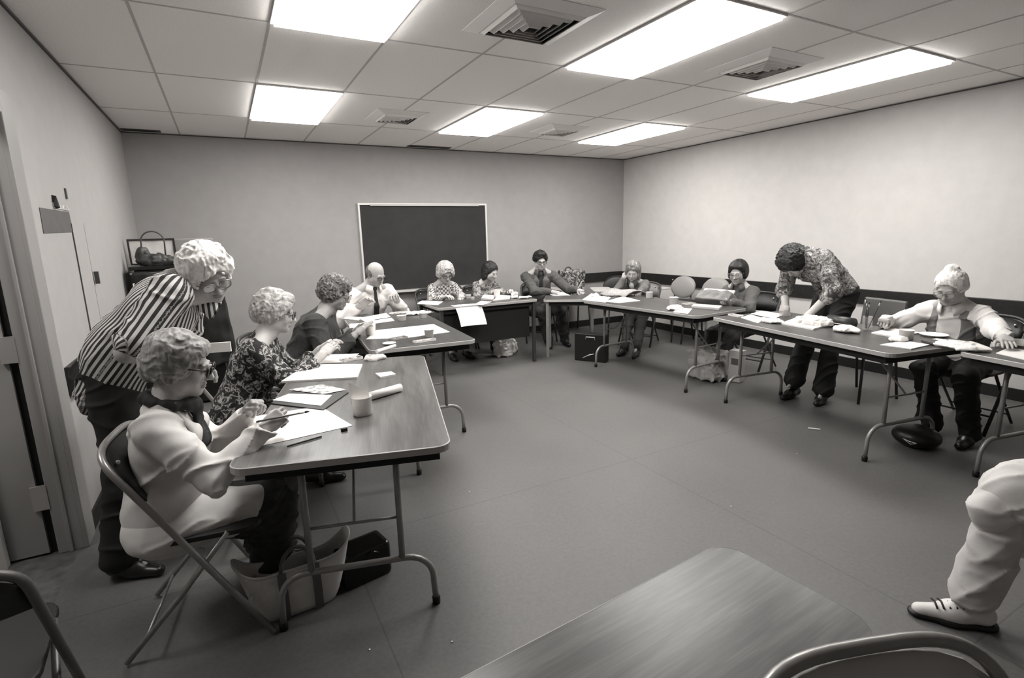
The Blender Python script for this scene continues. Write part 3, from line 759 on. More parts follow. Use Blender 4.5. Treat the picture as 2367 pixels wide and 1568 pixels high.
    # collar
    def collar(m, w=.045, name='collar', open_=25, r=.066, drop=.0):
        c = nb - u2 * (.042 + drop) * s; vs = []; fs = []; n = 22
        for i in range(n + 1):
            a = math.radians(90 + open_ + (360 - 2 * open_) * i / n); d = Rs * math.cos(a) + Fs * math.sin(a) * 1.05
            t = abs(i - n / 2) / (n / 2); ww = w * (1 + .7 * t ** 3)
            p0 = c + d * r * s + Fs * .012 + u2 * .012 - Fs * 0; p1 = p0 + u2 * .014 + d * .006; p2 = p0 + d * (.020 + .012 * t) * s - u2 * ww * .75
            vs += [p0, p1, p2, p2 - u2 * .002 - d * .003]
        for i in range(n):
            for k in range(3): fs.append((i * 4 + k, i * 4 + k + 1, i * 4 + 5 + k, i * 4 + 4 + k))
        o = MB().add(vs, fs).build(name, m, root, True)
        mo = o.modifiers.new('thick', 'SOLIDIFY'); mo.thickness = .003; return o
    if S.get('collar'): collar(*S['collar'])
    # lower garment
    bt = S.get('bottom')
    if bt:
        G = Field(vc); kind, bm = bt[0], bt[1]
        q_ = .8 if S.get('lap') else 1.; G.ell(P + Z3 * (-.0) + F * (.03 if S.get('lap') else 0), (.165 * s * b2 * q_, .130 * s * b2 * q_, .125 * s * q_), None, .05)
        if kind == 'skirt':
            (h1, k1, a1), (h2, k2, a2) = kn
            G.cone(h1, k1 + nrm(k1 - h1) * .03, .098 * s, .078 * s, .08); G.cone(h2, k2 + nrm(k2 - h2) * .03, .098 * s, .078 * s, .08)
            G.cone((h1 + h2) / 2, (k1 + k2) / 2, .09 * s, .075 * s, .09)
            if len(bt) > 2:
                for k, a in ((k1, a1), (k2, a2)): G.cone(k, k + (a - k) * bt[2], .075, .085, .08)
        else:
            fl = bt[2] if len(bt) > 2 else 1.
            for hh, k, a in kn:
                G.cone(hh, k, .092 * s * b2 ** .5, .068 * s * b2 ** .5, .04); G.cone(k, a - Z3 * (.01 if S.get('cuffup') is None else -S['cuffup']), .066 * s, .060 * s * fl, .03)
        Pv, Q = G.mesh(disp); mesh_obj({'skirt': 'skirt'}.get(kind, 'trousers'), Pv, Q, bm, root)
    if S.get('lap'):
        lm, fr = S['lap']; G = Field(vc); G.ell(P + F * .03 - Z3 * .0, (.165 * s * b2, .150 * s * b2, .11 * s), None, .05)
        for hh, k, a in kn: G.cone(hh + Z3 * .01, hh + (k - hh) * fr + Z3 * .02, .112 * s, .100 * s, .07)
        Pv, Q = G.mesh(disp); mesh_obj('coat_skirt', Pv, Q, lm, root)
    # shoes
    sm_ = S.get('shoe', mat('black_shoe', .008, .35))
    for i, (hh, k, a) in enumerate(kn):
        fy = S.get('footyaw', yaw); ff = yawv(fy + (-6 if i == 0 else 6)); G = Field(.005); an = a
        G.cone(V(an[0], an[1], .050) - ff * .035, V(an[0], an[1], .044) + ff * .06, .040, .038, .03)
        G.cone(V(an[0], an[1], .032) + ff * .05, V(an[0], an[1], .026) + ff * .165 * (1.05 if S.get('male') else .95), .040, .027, .03, flat=(Z3, .85))
        G.box(V(an[0], an[1], -.02) + ff * .05, (.3, .3, .02), None, 0, .002, True); Pv, Q = G.mesh(); mesh_obj('shoe', Pv, Q, sm_, root)
    return dict(root=root, h=h, H=H, nb=nb, Fs=Fs, Rs=Rs, u2=u2, C=C, W=W, P=P, Sh=Sh, wR=wR, wL=wL, eR=eR, eL=eL, kn=kn, F=F, Rv=Rv, shR=shR, shL=shL, collar=collar, disp=disp, s=s, vc=vc)

# hair styles --------------------------------------------------------------
def hair(m, t=.02, amp=.006, freq=40, blobs=(), carve=(.079, .082, .098, .088, -.036), low=-.075, st=(1, 1, 1), back=True, top=True, extra_sub=()):
    def f(h, H, hs, root, vc, near):
        G = Field({2: .0034, 1: .0045, 0: .006}[near])
        E = lambda c, r, k=.02, sub=False: G.ell(h(*c), tuple(q * hs for q in r), H, k, sub)
        if top: E((0, -.020, .034), (.075 + t, .092 + t, .083 + t))
        if back:
            E((0, -.055, -.01), (.070 + t * .6, .055 + t, .06), .03)
            for q in (-1, 1): E((q * .062, -.02, -.01), (.020 + t * .5, .04, .05), .02)
        for b in blobs: E(b[0], b[1], b[2] if len(b) > 2 else .015)
        rx, ry, rz, cy, cz = carve; E((0, cy, cz), (rx, ry, rz), .012, True)
        for b in extra_sub: E(b[0], b[1], .01, True)
        if low is not None: G.box(h(0, 0, low - .2), (.3, .3, .2 * hs), H, 0, .02, True)
        c0 = h(0, 0, 0)
        def disp(x, y, z):
            q = [(x - c0[0]), (y - c0[1]), (z - c0[2])]
            l = [H[0, i] * q[0] + H[1, i] * q[1] + H[2, i] * q[2] for i in range(3)]
            wv = vnoise(l[0] * 18 + 3, l[1] * 18, l[2] * 18) * .9
            n = 1 - 2 * np.abs(vnoise(l[0] * freq * st[0] + wv, l[1] * freq * st[1] + 7, l[2] * freq * st[2] + wv * 2))
            n2 = 1 - 2 * np.abs(vnoise(l[0] * freq * 2.3 * st[0] + 2, l[1] * freq * 2.3 * st[1], l[2] * freq * 2.3 * st[2] + wv))
            return -(n * .7 + n2 * .35) * amp
        Pv, Q = G.mesh(disp); mesh_obj('hair', Pv, Q, m, root)
    return f
blk = mat('black_glasses', .01, .3); wire = mat('wire_glasses', .25, .3, metal=.7)
stripe = ramp_mat('striped_cloth', 'wave', [(0, .015), (.5, .55)], scale=15, coord='ctex', stretch=(1, 0, 0), distort=0, detail=0, bump=.3)
floral = ramp_mat('floral_print', 'noise', [(0, .012), (.50, .10), (.545, .42), (.62, .04)], scale=34, detail=2, distort=.6)
darkknit = mat('dark_knit', .045, .85, noise=.2, nscale=50, bump=.3, bscale=200)
wshirt = mat('white_shirt', .68, .75, noise=.04, nscale=8, bump=.1, bscale=60)
wjacket = mat('white_jacket', .62, .75, noise=.05, nscale=9, bump=.12, bscale=60)
blackcl = mat('black_cloth', .008, .8)
# 1: woman painting at the near table
A = person(dict(label='grey-haired woman in white jacket and dark glasses, painting at the nearest left table', hc=(.08, -.995, 1.035), yaw=-8, lean=7, near=2, bulk=1.12,
    head=(-10, 14, 0), hR=(.32, -1.175, .795), hL=(.27, -.90, .785), poleR=(.5, -.3, -1), poleL=(-.4, -.1, -1), poseR='grip', poseL='grip', hnR=(-.2, .8, -.7), hnL=(0, -.6, -1),
    feet=((.30, -.93), (.28, -.78)), top=wjacket, topname='jacket', sleeve=.98, sr=1.22, cuff=True, fold=1.35, hem=.08, lap=(wjacket, .84), bottom=('skirt', mat('print_skirt', .02, .8, noise=.6, nscale=25), .75),
    glasses=blk, grim=.0032, skin='m', seed=1,
    hair=hair(hair_mat('ashgrey', .26, .50), t=.018, amp=.006, freq=26, st=(1, .35, 1.2), blobs=(((0, -.03, .075), (.075, .085, .045)), ((0, -.095, -.02), (.05, .03, .06)), ((0, .055, .075), (.05, .03, .03)), ((.06, -.045, -.02), (.025, .04, .045)), ((-.06, -.045, -.02), (.025, .04, .045))), low=-.085)))
# 2: standing woman in stripes
Bp = person(dict(label='standing white-haired woman in a black and white striped blouse, bending forward', pel=(-.20, -.38, .92), yaw=-22, lean=42, side=0, s=1.0, near=2, bulk=1.08, tw=14,
    hc=(.19, -.52, 1.33), head=(-68, 26, 14), hR=(.08, -.62, .97), hL=(.09, -.46, .99), poseR='relax', poseL='relax', poleR=(.8, -.5, -.4),
    feet=((-.30, -.50), (-.34, -.26)), spread=.05, top=stripe, ctex=True, sleeve=.42, sr=1.3, fold=1.0, hem=.17, bottom=('trousers', blackcl, 1.3), collar=(ramp_mat('striped_collar', 'wave', [(0, .015), (.5, .55)], scale=15, stretch=(1, 0, 0), bump=0), .055), vneck=False,
    glasses=wire, skin='m', seed=2, brow=.2,
    hair=hair(hair_mat('white', .80, .92), t=.030, amp=.010, freq=24, blobs=(((0, .03, .105), (.075, .055, .035)), ((.05, -.01, .09), (.045, .06, .045)), ((-.05, -.01, .09), (.045, .06, .045)), ((-.075, .03, .05), (.03, .035, .04)), ((.075, .03, .05), (.03, .035, .04)), ((0, -.10, .04), (.07, .04, .06))), low=-.07)))
# 3: floral dress
Cp = person(dict(label='fair-haired woman in a dark floral dress and black glasses at the nearest left table', hc=(.49, .08, 1.065), yaw=-12, lean=22, near=1, bulk=1.12,
    head=(-14, 12, 0), hR=(.70, -.02, .80), hL=(.72, .16, .80), poleR=(.6, -.2, -1), poseR='relax', poseL='relax', hnR=(0, .5, -1), feet=((.60, .02), (.58, .22)),
    top=floral, topname='dress', sleeve=.82, sr=1.15, hem=.06, bottom=('skirt', floral), glasses=blk, skin='l', seed=3,
    hair=hair(hair_mat('ashblonde', .38, .62), t=.024, amp=.009, freq=30, blobs=(((0, -.02, .085), (.075, .08, .05)), ((0, .05, .09), (.06, .04, .03)), ((0, -.10, .0), (.06, .035, .07))), low=-.085)))
# 4: dark top
Dp = person(dict(label='curly-haired woman in a plain dark jumper, seated at the bird-sketch table', hc=(.95, .78, 1.08), yaw=-22, lean=26, near=1, bulk=1.15,
    head=(-30, 18, 0), hR=(1.02, .62, .78), hL=(1.08, .82, .78), poleR=(.6, -.4, -1), poseR='flat', feet=((1.05, .62), (1.05, .85)),
    top=darkknit, topname='jumper', sleeve=.9, sr=1.12, hem=.06, bottom=('skirt', mat('dark_skirt', .02, .8)), glasses=wire, skin='m', seed=4,
    hair=hair(hair_mat('greycurls', .14, .45), t=.022, amp=.015, freq=46, blobs=(((0, .02, .08), (.075, .075, .045)), ((0, -.09, 0), (.06, .035, .06))), low=-.07)))
# 5: bald man with tie
Ep = person(dict(label='balding man in a white shirt and dark tie, seated before the blackboard', hc=(1.56, 2.02, 1.12), yaw=-75, lean=16, near=1, male=True, sw=.185, bulk=1.08,
    head=(-62, 26, 0), hR=(1.34, 1.86, .84), hL=(1.72, 1.92, .86), poleR=(.7, -.2, -1), poleL=(-.7, -.2, -1), poseR='relax', poseL='pen', hnR=(0, -1, -.3), hnL=(0, -.5, -1), feet=((1.45, 1.95), (1.72, 1.95)),
    top=wshirt, topname='shirt', sleeve=.86, sr=1.15, bottom=('trousers', mat('dark_trousers', .02, .8)), collar=(wshirt, .045), glasses=blk, grim=.0018, skin='m', seed=5,
    hair=hair(hair_mat('darkgrey', .10, .22), t=.001, amp=.003, freq=60, top=False, carve=(.07, .10, .12, .075, .02), low=-.05, blobs=(((0, -.07, .02), (.068, .045, .055)),), extra_sub=(((0, .0, .12), (.06, .10, .06)),))))
# 6: checked blouse
checkm = ramp_mat('checked_cloth', 'check', [(0, .60), (.5, .10)], scale=40, bump=.2)
Fp = person(dict(label='woman with light curls and a checked blouse, seated before the blackboard', hc=(2.60, 2.82, 1.03), yaw=-88, lean=22, near=0, bulk=1.1,
    head=(-92, 24, 0), hR=(2.46, 2.55, .77), hL=(2.66, 2.50, .77), poleR=(.8, 0, -1), poleL=(-.8, 0, -1), poseL='pen', feet=((2.55, 2.62), (2.75, 2.62)), top=checkm, sleeve=.9, bottom=('skirt', mat('grey_skirt', .06, .8)),
    glasses=blk, skin='l', seed=6, hair=hair(hair_mat('lightcurls', .45, .70), t=.030, amp=.012, freq=34, blobs=(((.085, .0, -.01), (.03, .04, .045)), ((-.085, .0, -.01), (.03, .04, .045)), ((0, .02, .10), (.07, .07, .03))), low=-.06)))
# 7: dark hair
vestm = ramp_mat('mottled_blouse', 'noise', [(0, .07), (.46, .22), (.55, .34)], scale=38, distort=.6)
Gp = person(dict(label='young woman with dark shoulder-length hair, seated at the right of the blackboard', hc=(3.22, 2.84, 1.015), yaw=-78, lean=20, near=0, bulk=.95,
    head=(-65, 22, 0), hR=(3.12, 2.62, .77), hL=(3.36, 2.60, .77), poleR=(.8, 0, -1), poleL=(-.8, 0, -1), feet=((3.15, 2.64), (3.32, 2.64)), top=vestm, sleeve=.95, bottom=('trousers', mat('dark_trousers', .02, .8)), vneck=True,
    glasses=None, skin='l', seed=7, hair=hair(hair_mat('nearblack', .014, .04), t=.014, amp=.006, freq=30, blobs=(((.075, -.02, -.06), (.025, .045, .07)), ((-.075, -.02, -.06), (.025, .045, .07)), ((0, -.08, -.06), (.06, .03, .07))), low=-.14)))
# 8: man in jacket
Hp = person(dict(label='dark-haired man in glasses and grey suit jacket, writing at the corner table', hc=(3.94, 2.80, 1.12), yaw=-110, lean=10, near=0, male=True, sw=.185,
    head=(-108, 12, 0), hR=(3.92, 2.50, .735), hL=(4.28, 2.42, .735), poleR=(.9, 0, -1), poleL=(-.9, 0, -1), poseL='pen', feet=((3.90, 2.55), (4.15, 2.55)), top=mat('grey_tweed', .085, .85, noise=.3, nscale=120), topname='jacket', sleeve=.97, sr=1.1, collar=(mat('tweed_collar', .10, .85), .05),
    bottom=('trousers', mat('dark_trousers', .02, .8)), glasses=blk, skin='l', seed=8, hair=hair(hair_mat('black', .006, .02), t=.022, amp=.010, freq=34, blobs=(((0, .05, .10), (.06, .04, .03)), ((.02, .03, .115), (.04, .04, .025))), low=-.005)))
# 9: woman with hand at her face
Ip = person(dict(label='woman in grey jacket resting her face on one hand at the newspaper table', hc=(4.70, 1.85, .985), yaw=-150, lean=24, near=0,
    head=(-140, 22, -6), hR=(4.62, 1.93, .88), hL=(4.42, 1.42, .77), poleR=(.5, .3, -1), poleL=(-.9, 0, -1), poseR='fist', hdR=(.1, 0, 1), hnR=(.8, .4, 0), feet=((4.42, 1.66), (4.42, 1.45)), top=mat('mid_grey_jacket', .13, .8, noise=.15, nscale=30), topname='jacket', sleeve=.97, sr=1.2,
    bottom=('trousers', mat('dark_trousers', .02, .8)), collar=(mat('grey_collar', .10, .8), .06), skin='l', seed=9, hair=hair(hair_mat('twotone', .16, .40), t=.018, amp=.007, freq=26, st=(1, 1, .4), blobs=(((.078, -.01, -.05), (.024, .045, .07)), ((-.078, -.01, -.05), (.024, .045, .07)), ((0, -.08, -.04), (.06, .03, .06))), low=-.12)))
# 10: short dark hair, reading
Jp = person(dict(label='woman with short black hair and glasses in a grey shirt, holding a portfolio', hc=(4.82, .41, 1.035), yaw=-168, lean=14, near=1,
    head=(-160, 12, 0), hR=(4.60, .50, .80), hL=(4.56, .26, .78), poleR=(.7, 0, -1), poleL=(-.7, .1, -1), poseR='grip', poseL='grip', hnR=(-.3, 0, -1), feet=((4.52, .52), (4.52, .34)), top=mat('grey_shirt', .105, .75, noise=.1, nscale=30), topname='shirt', sleeve=.97, sr=1.12,
    bottom=('trousers', mat('dark_trousers', .02, .8)), collar=(mat('grey_shirt', .105, .75), .05), glasses=wire, skin='l', seed=10, hair=hair(hair_mat('black', .006, .02), t=.020, amp=.004, freq=20, blobs=(((.072, .005, -.02), (.022, .045, .05)), ((-.072, .005, -.02), (.022, .045, .05)), ((0, .055, .075), (.065, .03, .025))), low=-.065)))
# 11: leaning over table
camo = ramp_mat('paisley_shirt', 'noise', [(0, .04), (.43, .13), (.50, .30), (.56, .10), (.62, .45)], scale=22, detail=2, distort=1.5)
Kp = person(dict(label='standing dark-haired person in a patterned shirt, leaning both hands on the right-hand table', pel=(4.86, -.58, .92), yaw=168, lean=52, s=1.02, near=1, tw=0,
    hc=(4.44, -.43, 1.185), head=(175, 62, 0), hR=(4.44, -.40, .775), hL=(4.30, -.68, .775), poleR=(.6, -.3, -.2), poleL=(-.6, -.3, -.2), poseR='flat', poseL='flat', feet=((4.50, -.46), (4.60, -.68)), footyaw=-170, spread=.05,
    top=camo, topname='shirt', sleeve=.62, sr=1.15, hem=.06, bottom=('trousers', blackcl, 1.35), collar=(camo, .05), skin='l', seed=11,
    hair=hair(hair_mat('black', .006, .02), t=.036, amp=.012, freq=36, blobs=(((0, .03, .10), (.08, .06, .035)),), low=-.075)))
# 12: white-haired woman with bun
Lp = person(dict(label='elderly woman with white hair in a bun, white blouse and grey waistcoat at the right', hc=(4.62, -1.47, 1.04), yaw=178, lean=26, near=1, bulk=1.15,
    head=(-176, 24, 0), hR=(4.36, -1.22, .80), hL=(4.22, -1.96, .78), poleR=(.8, .2, -.6), poleL=(-.8, 0, -.8), poseR='fist', poseL='flat', hnR=(-.3, 0, -1), feet=((4.55, -1.50), (4.55, -1.72)), top=wshirt, sleeve=.97, sr=1.1, fold=1.3,
    bottom=('trousers', blackcl, 1.1), collar=(wshirt, .05), glasses=wire, skin='m', seed=12, brow=.2, hair=hair(hair_mat('white', .80, .92), t=.014, amp=.006, freq=26, st=(1, .4, 1), blobs=(((0, -.045, .125), (.040, .040, .028)),), low=-.035)))

# 13: only a leg and lap of the person at the right edge of the foreground
Mp = person(dict(label='person mostly out of frame at lower right: white trousers, coat and a sneaker', pel=(3.05, -2.72, .52), yaw=170, lean=8, s=1.04, near=1,
    head=(170, 10, 0), hR=(3.35, -2.45, .78), hL=(3.30, -2.95, .70), cuffup=.05, feet=((2.56, -2.50), (2.68, -2.80)), footyaw=138, spread=.02, top=wshirt, sleeve=.97, bottom=('trousers', mat('cream_trousers', .50, .8, noise=.04, nscale=8), 1.2), lap=(wjacket, .98),
    skin='m', seed=13, shoe=mat('white_sneaker', .70, .5), fold=1.2, hair=hair(hair_mat('nearblack', .014, .04))))
# ------------------------------------------------------------------ chairs
def tr(R, c, q): return tuple(np.array(c, float) + R @ np.array(q, float))
def folding_chair(label, x, y, yaw, frame, pan, h=.80, w=.42, back_h=.17, group='folding chairs', seat=True, oval=False):
    """seat faces yaw (degrees)"""
    R = rotz(math.radians(yaw - 90)); c = V(x, y, 0); t = thing('folding_chair', label, 'chair', (x, y, 0), group); k = h / .80; a = w / 2; g = lambda *q: tr(R, c, q)
    zt = h
    def by(z): return -.24 + (zt - z) * .575 / k      # the back posts run down to the front feet
    m = MB(); pts = [g(-a, by(.012), .012), g(-a, by(.4), .4), g(-a, by(zt - .15), zt - .15)]
    for i in range(25):
        t_ = PI - PI * i / 24; c_, s_ = math.cos(t_), math.sin(t_); zz = zt - .12 + .12 * s_ ** .6
        pts.append(g(a * (1 if c_ > 0 else -1) * abs(c_) ** .6, by(zz) - .012 * s_, zz))
    pts += [g(a, by(zt - .15), zt - .15), g(a, by(.4), .4), g(a, by(.012), .012)]
    m.tube(pts, .0115, 16); m.build('frame_tube', frame, t, True)
    m = MB(); b = a - .03
    m.tube([g(-b, .10, .44), g(-b, -.08, .22), g(-b, -.27, .012)], .010, 8); m.build('rear_leg', frame, t, True)
    m = MB(); m.tube([g(b, .10, .44), g(b, -.08, .22), g(b, -.27, .012)], .010, 8); m.build('rear_leg', frame, t, True)
    MB().tube([g(-a, by(.14), .14), g(a, by(.14), .14)], .007, 8).build('stretcher', frame, t, True)
    MB().tube([g(-b, -.20, .09), g(b, -.20, .09)], .006, 8).build('stretcher', frame, t, True)
    z1 = zt - .015; z0 = z1 - back_h; n = 10; rows = []
    for (z, dz) in ((z0, 0), ((z0 + z1) / 2, 0), (z1, 0)):
        rows.append([g(-a + .012 + (2 * a - .024) * i / n, by(z) - .028 * (1 - (2 * i / n - 1) ** 2) + .006, z - (0 if z < z1 else .05 * abs(2 * i / n - 1) ** 4)) for i in range(n + 1)])
    p = MB(); vs = [q for r in rows for q in r]; nn = n + 1; bk = [tuple(np.array(q) + R @ V(0, .006, 0)) for q in vs]; o = len(vs); fs = []
    for i in range(2):
        for j in range(n): q = (i * nn + j, i * nn + j + 1, (i + 1) * nn + j + 1, (i + 1) * nn + j); fs += [q, tuple(v + o for v in q[::-1])]
    rim = [j for j in range(nn)] + [2 * nn - 1 + 0, 3 * nn - 1] + [2 * nn + j for j in range(n - 1, -1, -1)] + [nn]
    for i in range(len(rim)): u, v = rim[i], rim[(i + 1) % len(rim)]; fs.append((v, u, u + o, v + o))
    p.add(vs + bk, fs).build('backrest', pan, t, True)
    for q in (-1, 1):
        zr = zt - .055; MB().lathe([(0, .007), (.007, .005), (.009, 0), (.009, -.003)], g(q * (a - .075), by(zr) + .004, zr), 10, R=R @ rotx(-PI / 2)).build('rivet', mat('bolt_steel', .7, .3, metal=.8), t, True)
    if seat:
        s = MB(); s.slab([tr(R, c, (u, v - .0, 0))[:2] for u, v in [(px, py + .015) for px, py in rrect(a - .025, .195, .07)]], .425, .445); s.build('seat', pan, t, False, bevel=.004)
    return t
chS = mat('chair_tube', .35, .35, metal=.5, noise=.1, nscale=20); chD = mat('chair_tube_dark', .03, .4); panL = mat('chair_pan_light', .35, .45); panM = mat('chair_pan_grey', .14, .5); panD = mat('chair_pan_dark', .008, .5)
folding_chair('metal folding chair under the woman painting at the nearest left table', .09, -.98, -8, chS, panD, w=.45, group='folding chairs')
folding_chair('folding chair with a light backrest under the woman in the floral dress', .14, .13, -12, chS, panL)
folding_chair('empty folding chair between the floral dress and the striped blouse', .05, -.38, -14, chS, panL)
folding_chair('dark folding chair under the woman in the plain dark jumper', .56, .92, -22, chD, panM)
folding_chair('folding chair under the balding man with the tie', 1.48, 2.36, -75, chD, panM)
folding_chair('dark folding chair under the woman in the checked blouse', 2.55, 3.12, -88, chD, panD, w=.36)
folding_chair('empty pale-backed folding chair between the two women at the blackboard', 2.885, 3.16, -90, chD, panL, h=.84, w=.29)
folding_chair('folding chair under the young woman with dark shoulder-length hair', 3.21, 3.12, -86, chD, panD, w=.36)
folding_chair('folding chair under the man in the suit jacket', 4.02, 3.00, -110, chD, panD)
folding_chair('folding chair under the woman resting her face on her hand', 4.98, 2.02, -150, chD, panM)
folding_chair('black folding chair under the woman holding the portfolio', 5.04, .40, -168, chD, panD)
folding_chair('black folding chair under the elderly woman in the waistcoat', 4.98, -1.52, 178, chD, panD)
folding_chair('near folding chair with a light tube frame at the bottom right of the photo', .995, -3.085, -109, chS, mat('near_chair_pan', .60, .5), h=.83, w=.43)
folding_chair('folding chair cut off by the bottom left corner of the photo', -.445, -1.56, 95, mat('chair_tube_mid', .12, .4, metal=.4), panD, h=.80)
def tablet_chair(label, x, y, yaw, shell, tablet=True, zt=.83, side=1):
    R = rotz(math.radians(yaw - 90)); c = V(x, y, 0); t = thing('tablet_chair', label, 'chair', (x, y, 0), 'classroom chairs along the far walls'); g = lambda *q: tr(R, c, q)
    F = Field(.009); F.ell(g(0, -.21, zt - .14), (.215, .035, .14), R @ rotx(.12), .03); F.ell(g(0, -.235, zt - .10), (.20, .02, .12), R @ rotx(.12), .02)
    P_, Q = F.mesh(); mesh_obj('backrest', P_, Q, shell, t)
    MB().slab([g(u, v, 0)[:2] for u, v in rrect(.21, .20, .09)], .43, .45).build('seat', shell, t, bevel=.005)
    for sx in (-1, 1):
        MB().tube([g(sx * .19, .16, .012), g(sx * .17, .12, .425)], .011, 8).build('leg', chD, t, True)
        MB().tube([g(sx * .20, -.24, .012), g(sx * .17, -.17, .43), g(sx * .13, -.235, zt - .18)], .011, 8).build('leg', chD, t, True)
    if tablet:
        MB().slab([g(side * (.28 + u), .10 + v, 0)[:2] for u, v in rrect(.14, .27, .07)], .672, .690).build('writing_tablet', mat('tablet_top', .55, .4), t, bevel=.003)
        MB().tube([g(side * .17, .05, .43), g(side * .27, .05, .45), g(side * .27, .08, .672)], .010, 8).build('tablet_support', chD, t, True)
shellG = mat('shell_grey', .30, .5)
tablet_chair('tablet-arm chair in the far right corner carrying a patterned bag', 4.75, 3.18, -95, shellG, side=1)
tablet_chair('tablet-arm chair behind the woman resting her face on her hand', 5.15, 2.62, -120, panD, side=1)
tablet_chair('grey oval-backed chair against the right wall, left of its pair', 5.50, 1.99, 180, shellG, zt=.84)
tablet_chair('grey oval-backed chair against the right wall, behind the black-haired woman', 5.52, 1.46, 180, shellG, tablet=False, zt=.85)
# square padded chair behind the standing person
t = thing('padded_chair', 'grey square-backed padded chair behind the standing person in the patterned shirt', 'chair', (5.0, -.72, 0))
R = rotz(math.radians(168 - 90)); g = lambda *q: tr(R, (4.98, -.74, 0), q)
MB().box(g(0, -.22, .70), (.19, .018, .15), R @ rotx(.1)).build('backrest', mat('grey_vinyl', .12, .45), t, bevel=.015)
MB().box(g(0, 0, .45), (.20, .20, .025), R).build('seat', mat('grey_vinyl', .12, .45), t, bevel=.012)
for sx in (-1, 1):
    MB().tube([g(sx * .19, .18, .012), g(sx * .17, .15, .43)], .012, 8).build('leg', chD, t, True)
    MB().tube([g(sx * .19, -.24, .012), g(sx * .18, -.18, .43), g(sx * .17, -.215, .60)], .012, 8).build('leg', chD, t, True)

# ------------------------------------------------------------------ cabinet in the back left corner with things on top
cx0, cx1, cy0, cy1, ch = -.46, .16, 2.25, 2.85, 1.30
t = thing('upright_cabinet', 'black upright cabinet draped with dark cloth in the back left corner', 'cabinet', (-.15, 2.55, 0))
bk = mat('black_lacquer', .006, .35); m = MB()
m.slab([(cx0 + .03, cy0 + .03), (cx1 - .0, cy0 + .03), (cx1 - .0, cy1), (cx0 + .03, cy1)], .02, ch - .05); m.build('body', bk, t, bevel=.006)
MB().bb((cx0, cy0, ch - .05), (cx1 + .03, cy1, ch - .02)).build('lid', bk, t, bevel=.004)
MB().bb((cx0 + .005, cy0 - .012, ch - .085), (cx1 - .15, cy0 - .001, ch - .07)).build('metal_strip', mat('strip_grey', .25, .4), t)
MB().tube([(cx0 + .09, cy0 + .026, 1.14), (cx0 + .02, cy0 - .03, 1.14), (cx0 + .02, cy0 - .03, 1.06), (cx0 + .09, cy0 + .026, 1.06)], .006, 8).build('handle', al, t, True)
F = Field(.009)
F.box((-.18, cy0 - .0, 1.16), (.24, .012, .05), None, .02, .02); F.box((.12, cy0 - .005, .80), (.10, .02, .42), roty(-.07), .02, .02)
P_, Q = F.mesh(lambda x, y, z: vnoise(x * 14, y * 14, z * 9) * .012); mesh_obj('drape', P_, Q, mat('drape_black', .010, .7, noise=.5, nscale=20), t)
tag(MB().bb((.075, cy0 - .045, 1.02), (.115, cy0 - .035, 1.075)).build('paper_tag', mat('paper', .80, .7), loc=(.09, cy0 - .04, 1.0)), 'small white tag hanging on the front of the black cabinet', 'tag')
t = thing('framed_picture', 'light picture in a thin dark frame leaning on top of the black cabinet', 'picture', (-.30, 2.5, ch - .02))
R = rotx(.12); cc = V(-.30, 2.56, 1.40); g = lambda *q: tr(R, cc, q)
MB().box(g(0, 0, 0), (.165, .004, .105), R).build('print', mat('pale_print', .80, .6, noise=.2, nscale=7), t)
f = MB()
for (a, b) in (((-.172, 0), (.007, .115)), ((.172, 0), (.007, .115))): f.box(g(a[0], -.004, a[1]), (b[0], .009, b[1]), R)
for s_ in (-1, 1): f.box(g(0, -.004, s_ * .108), (.165, .009, .007), R)
f.build('frame', mat('frame_dark', .03, .4), t)
t = thing('recorder_case', 'grey flat case with two round knobs on top of the black cabinet', 'case', (.02, 2.66, ch - .02))
MB().box((.02, 2.66, 1.395), (.165, .07, .115)).build('case', mat('case_grey', .25, .5, noise=.06, nscale=8), t, bevel=.01)
for x in (-.05, .10): MB().lathe([(0, .018), (.016, .016), (.020, 0)], (x, 2.588, 1.42), 14, R=rotx(PI / 2)).build('knob', mat('knob_dark', .05, .5), t, True)
MB().bb((-.03, 2.580, 1.417), (.08, 2.586, 1.423)).build('strap', mat('knob_dark', .05, .5), t)
t = thing('handbag', 'dark soft handbag with a tall thin loop handle on the black cabinet', 'bag', (-.27, 2.38, ch - .02))
F = Field(.007); F.ell((-.27, 2.36, 1.325), (.13, .07, .055), None, .03); F.ell((-.36, 2.36, 1.37), (.05, .05, .07), None, .03); F.ell((-.15, 2.36, 1.31), (.10, .06, .04), None, .03)
F.box((0, 2.3, 1.18), (.8, .4, .10), None, 0, .002, True); P_, Q = F.mesh(lambda x, y, z: -abs(vnoise(x * 25, y * 25, z * 25)) * .018); mesh_obj('bag_body', P_, Q, mat('soft_leather', .05, .5, noise=.5, nscale=25), t)
MB().tube([(-.36, 2.36, 1.40)] + arc((-.27, 2.36, 1.49), .085, PI, 0, 10) + [(-.19, 2.36, 1.37)], .006, 8).build('handle', mat('handle_leather', .06, .5), t, True)
tag(MB().box((.03, 2.45, 1.295), (.14, .12, .012), rotz(.2)).build('folded_cloth', mat('drape_black', .01), loc=(.03, 2.45, 1.28), bevel=.008), 'folded dark cloth in front of the grey case on the cabinet', 'cloth')

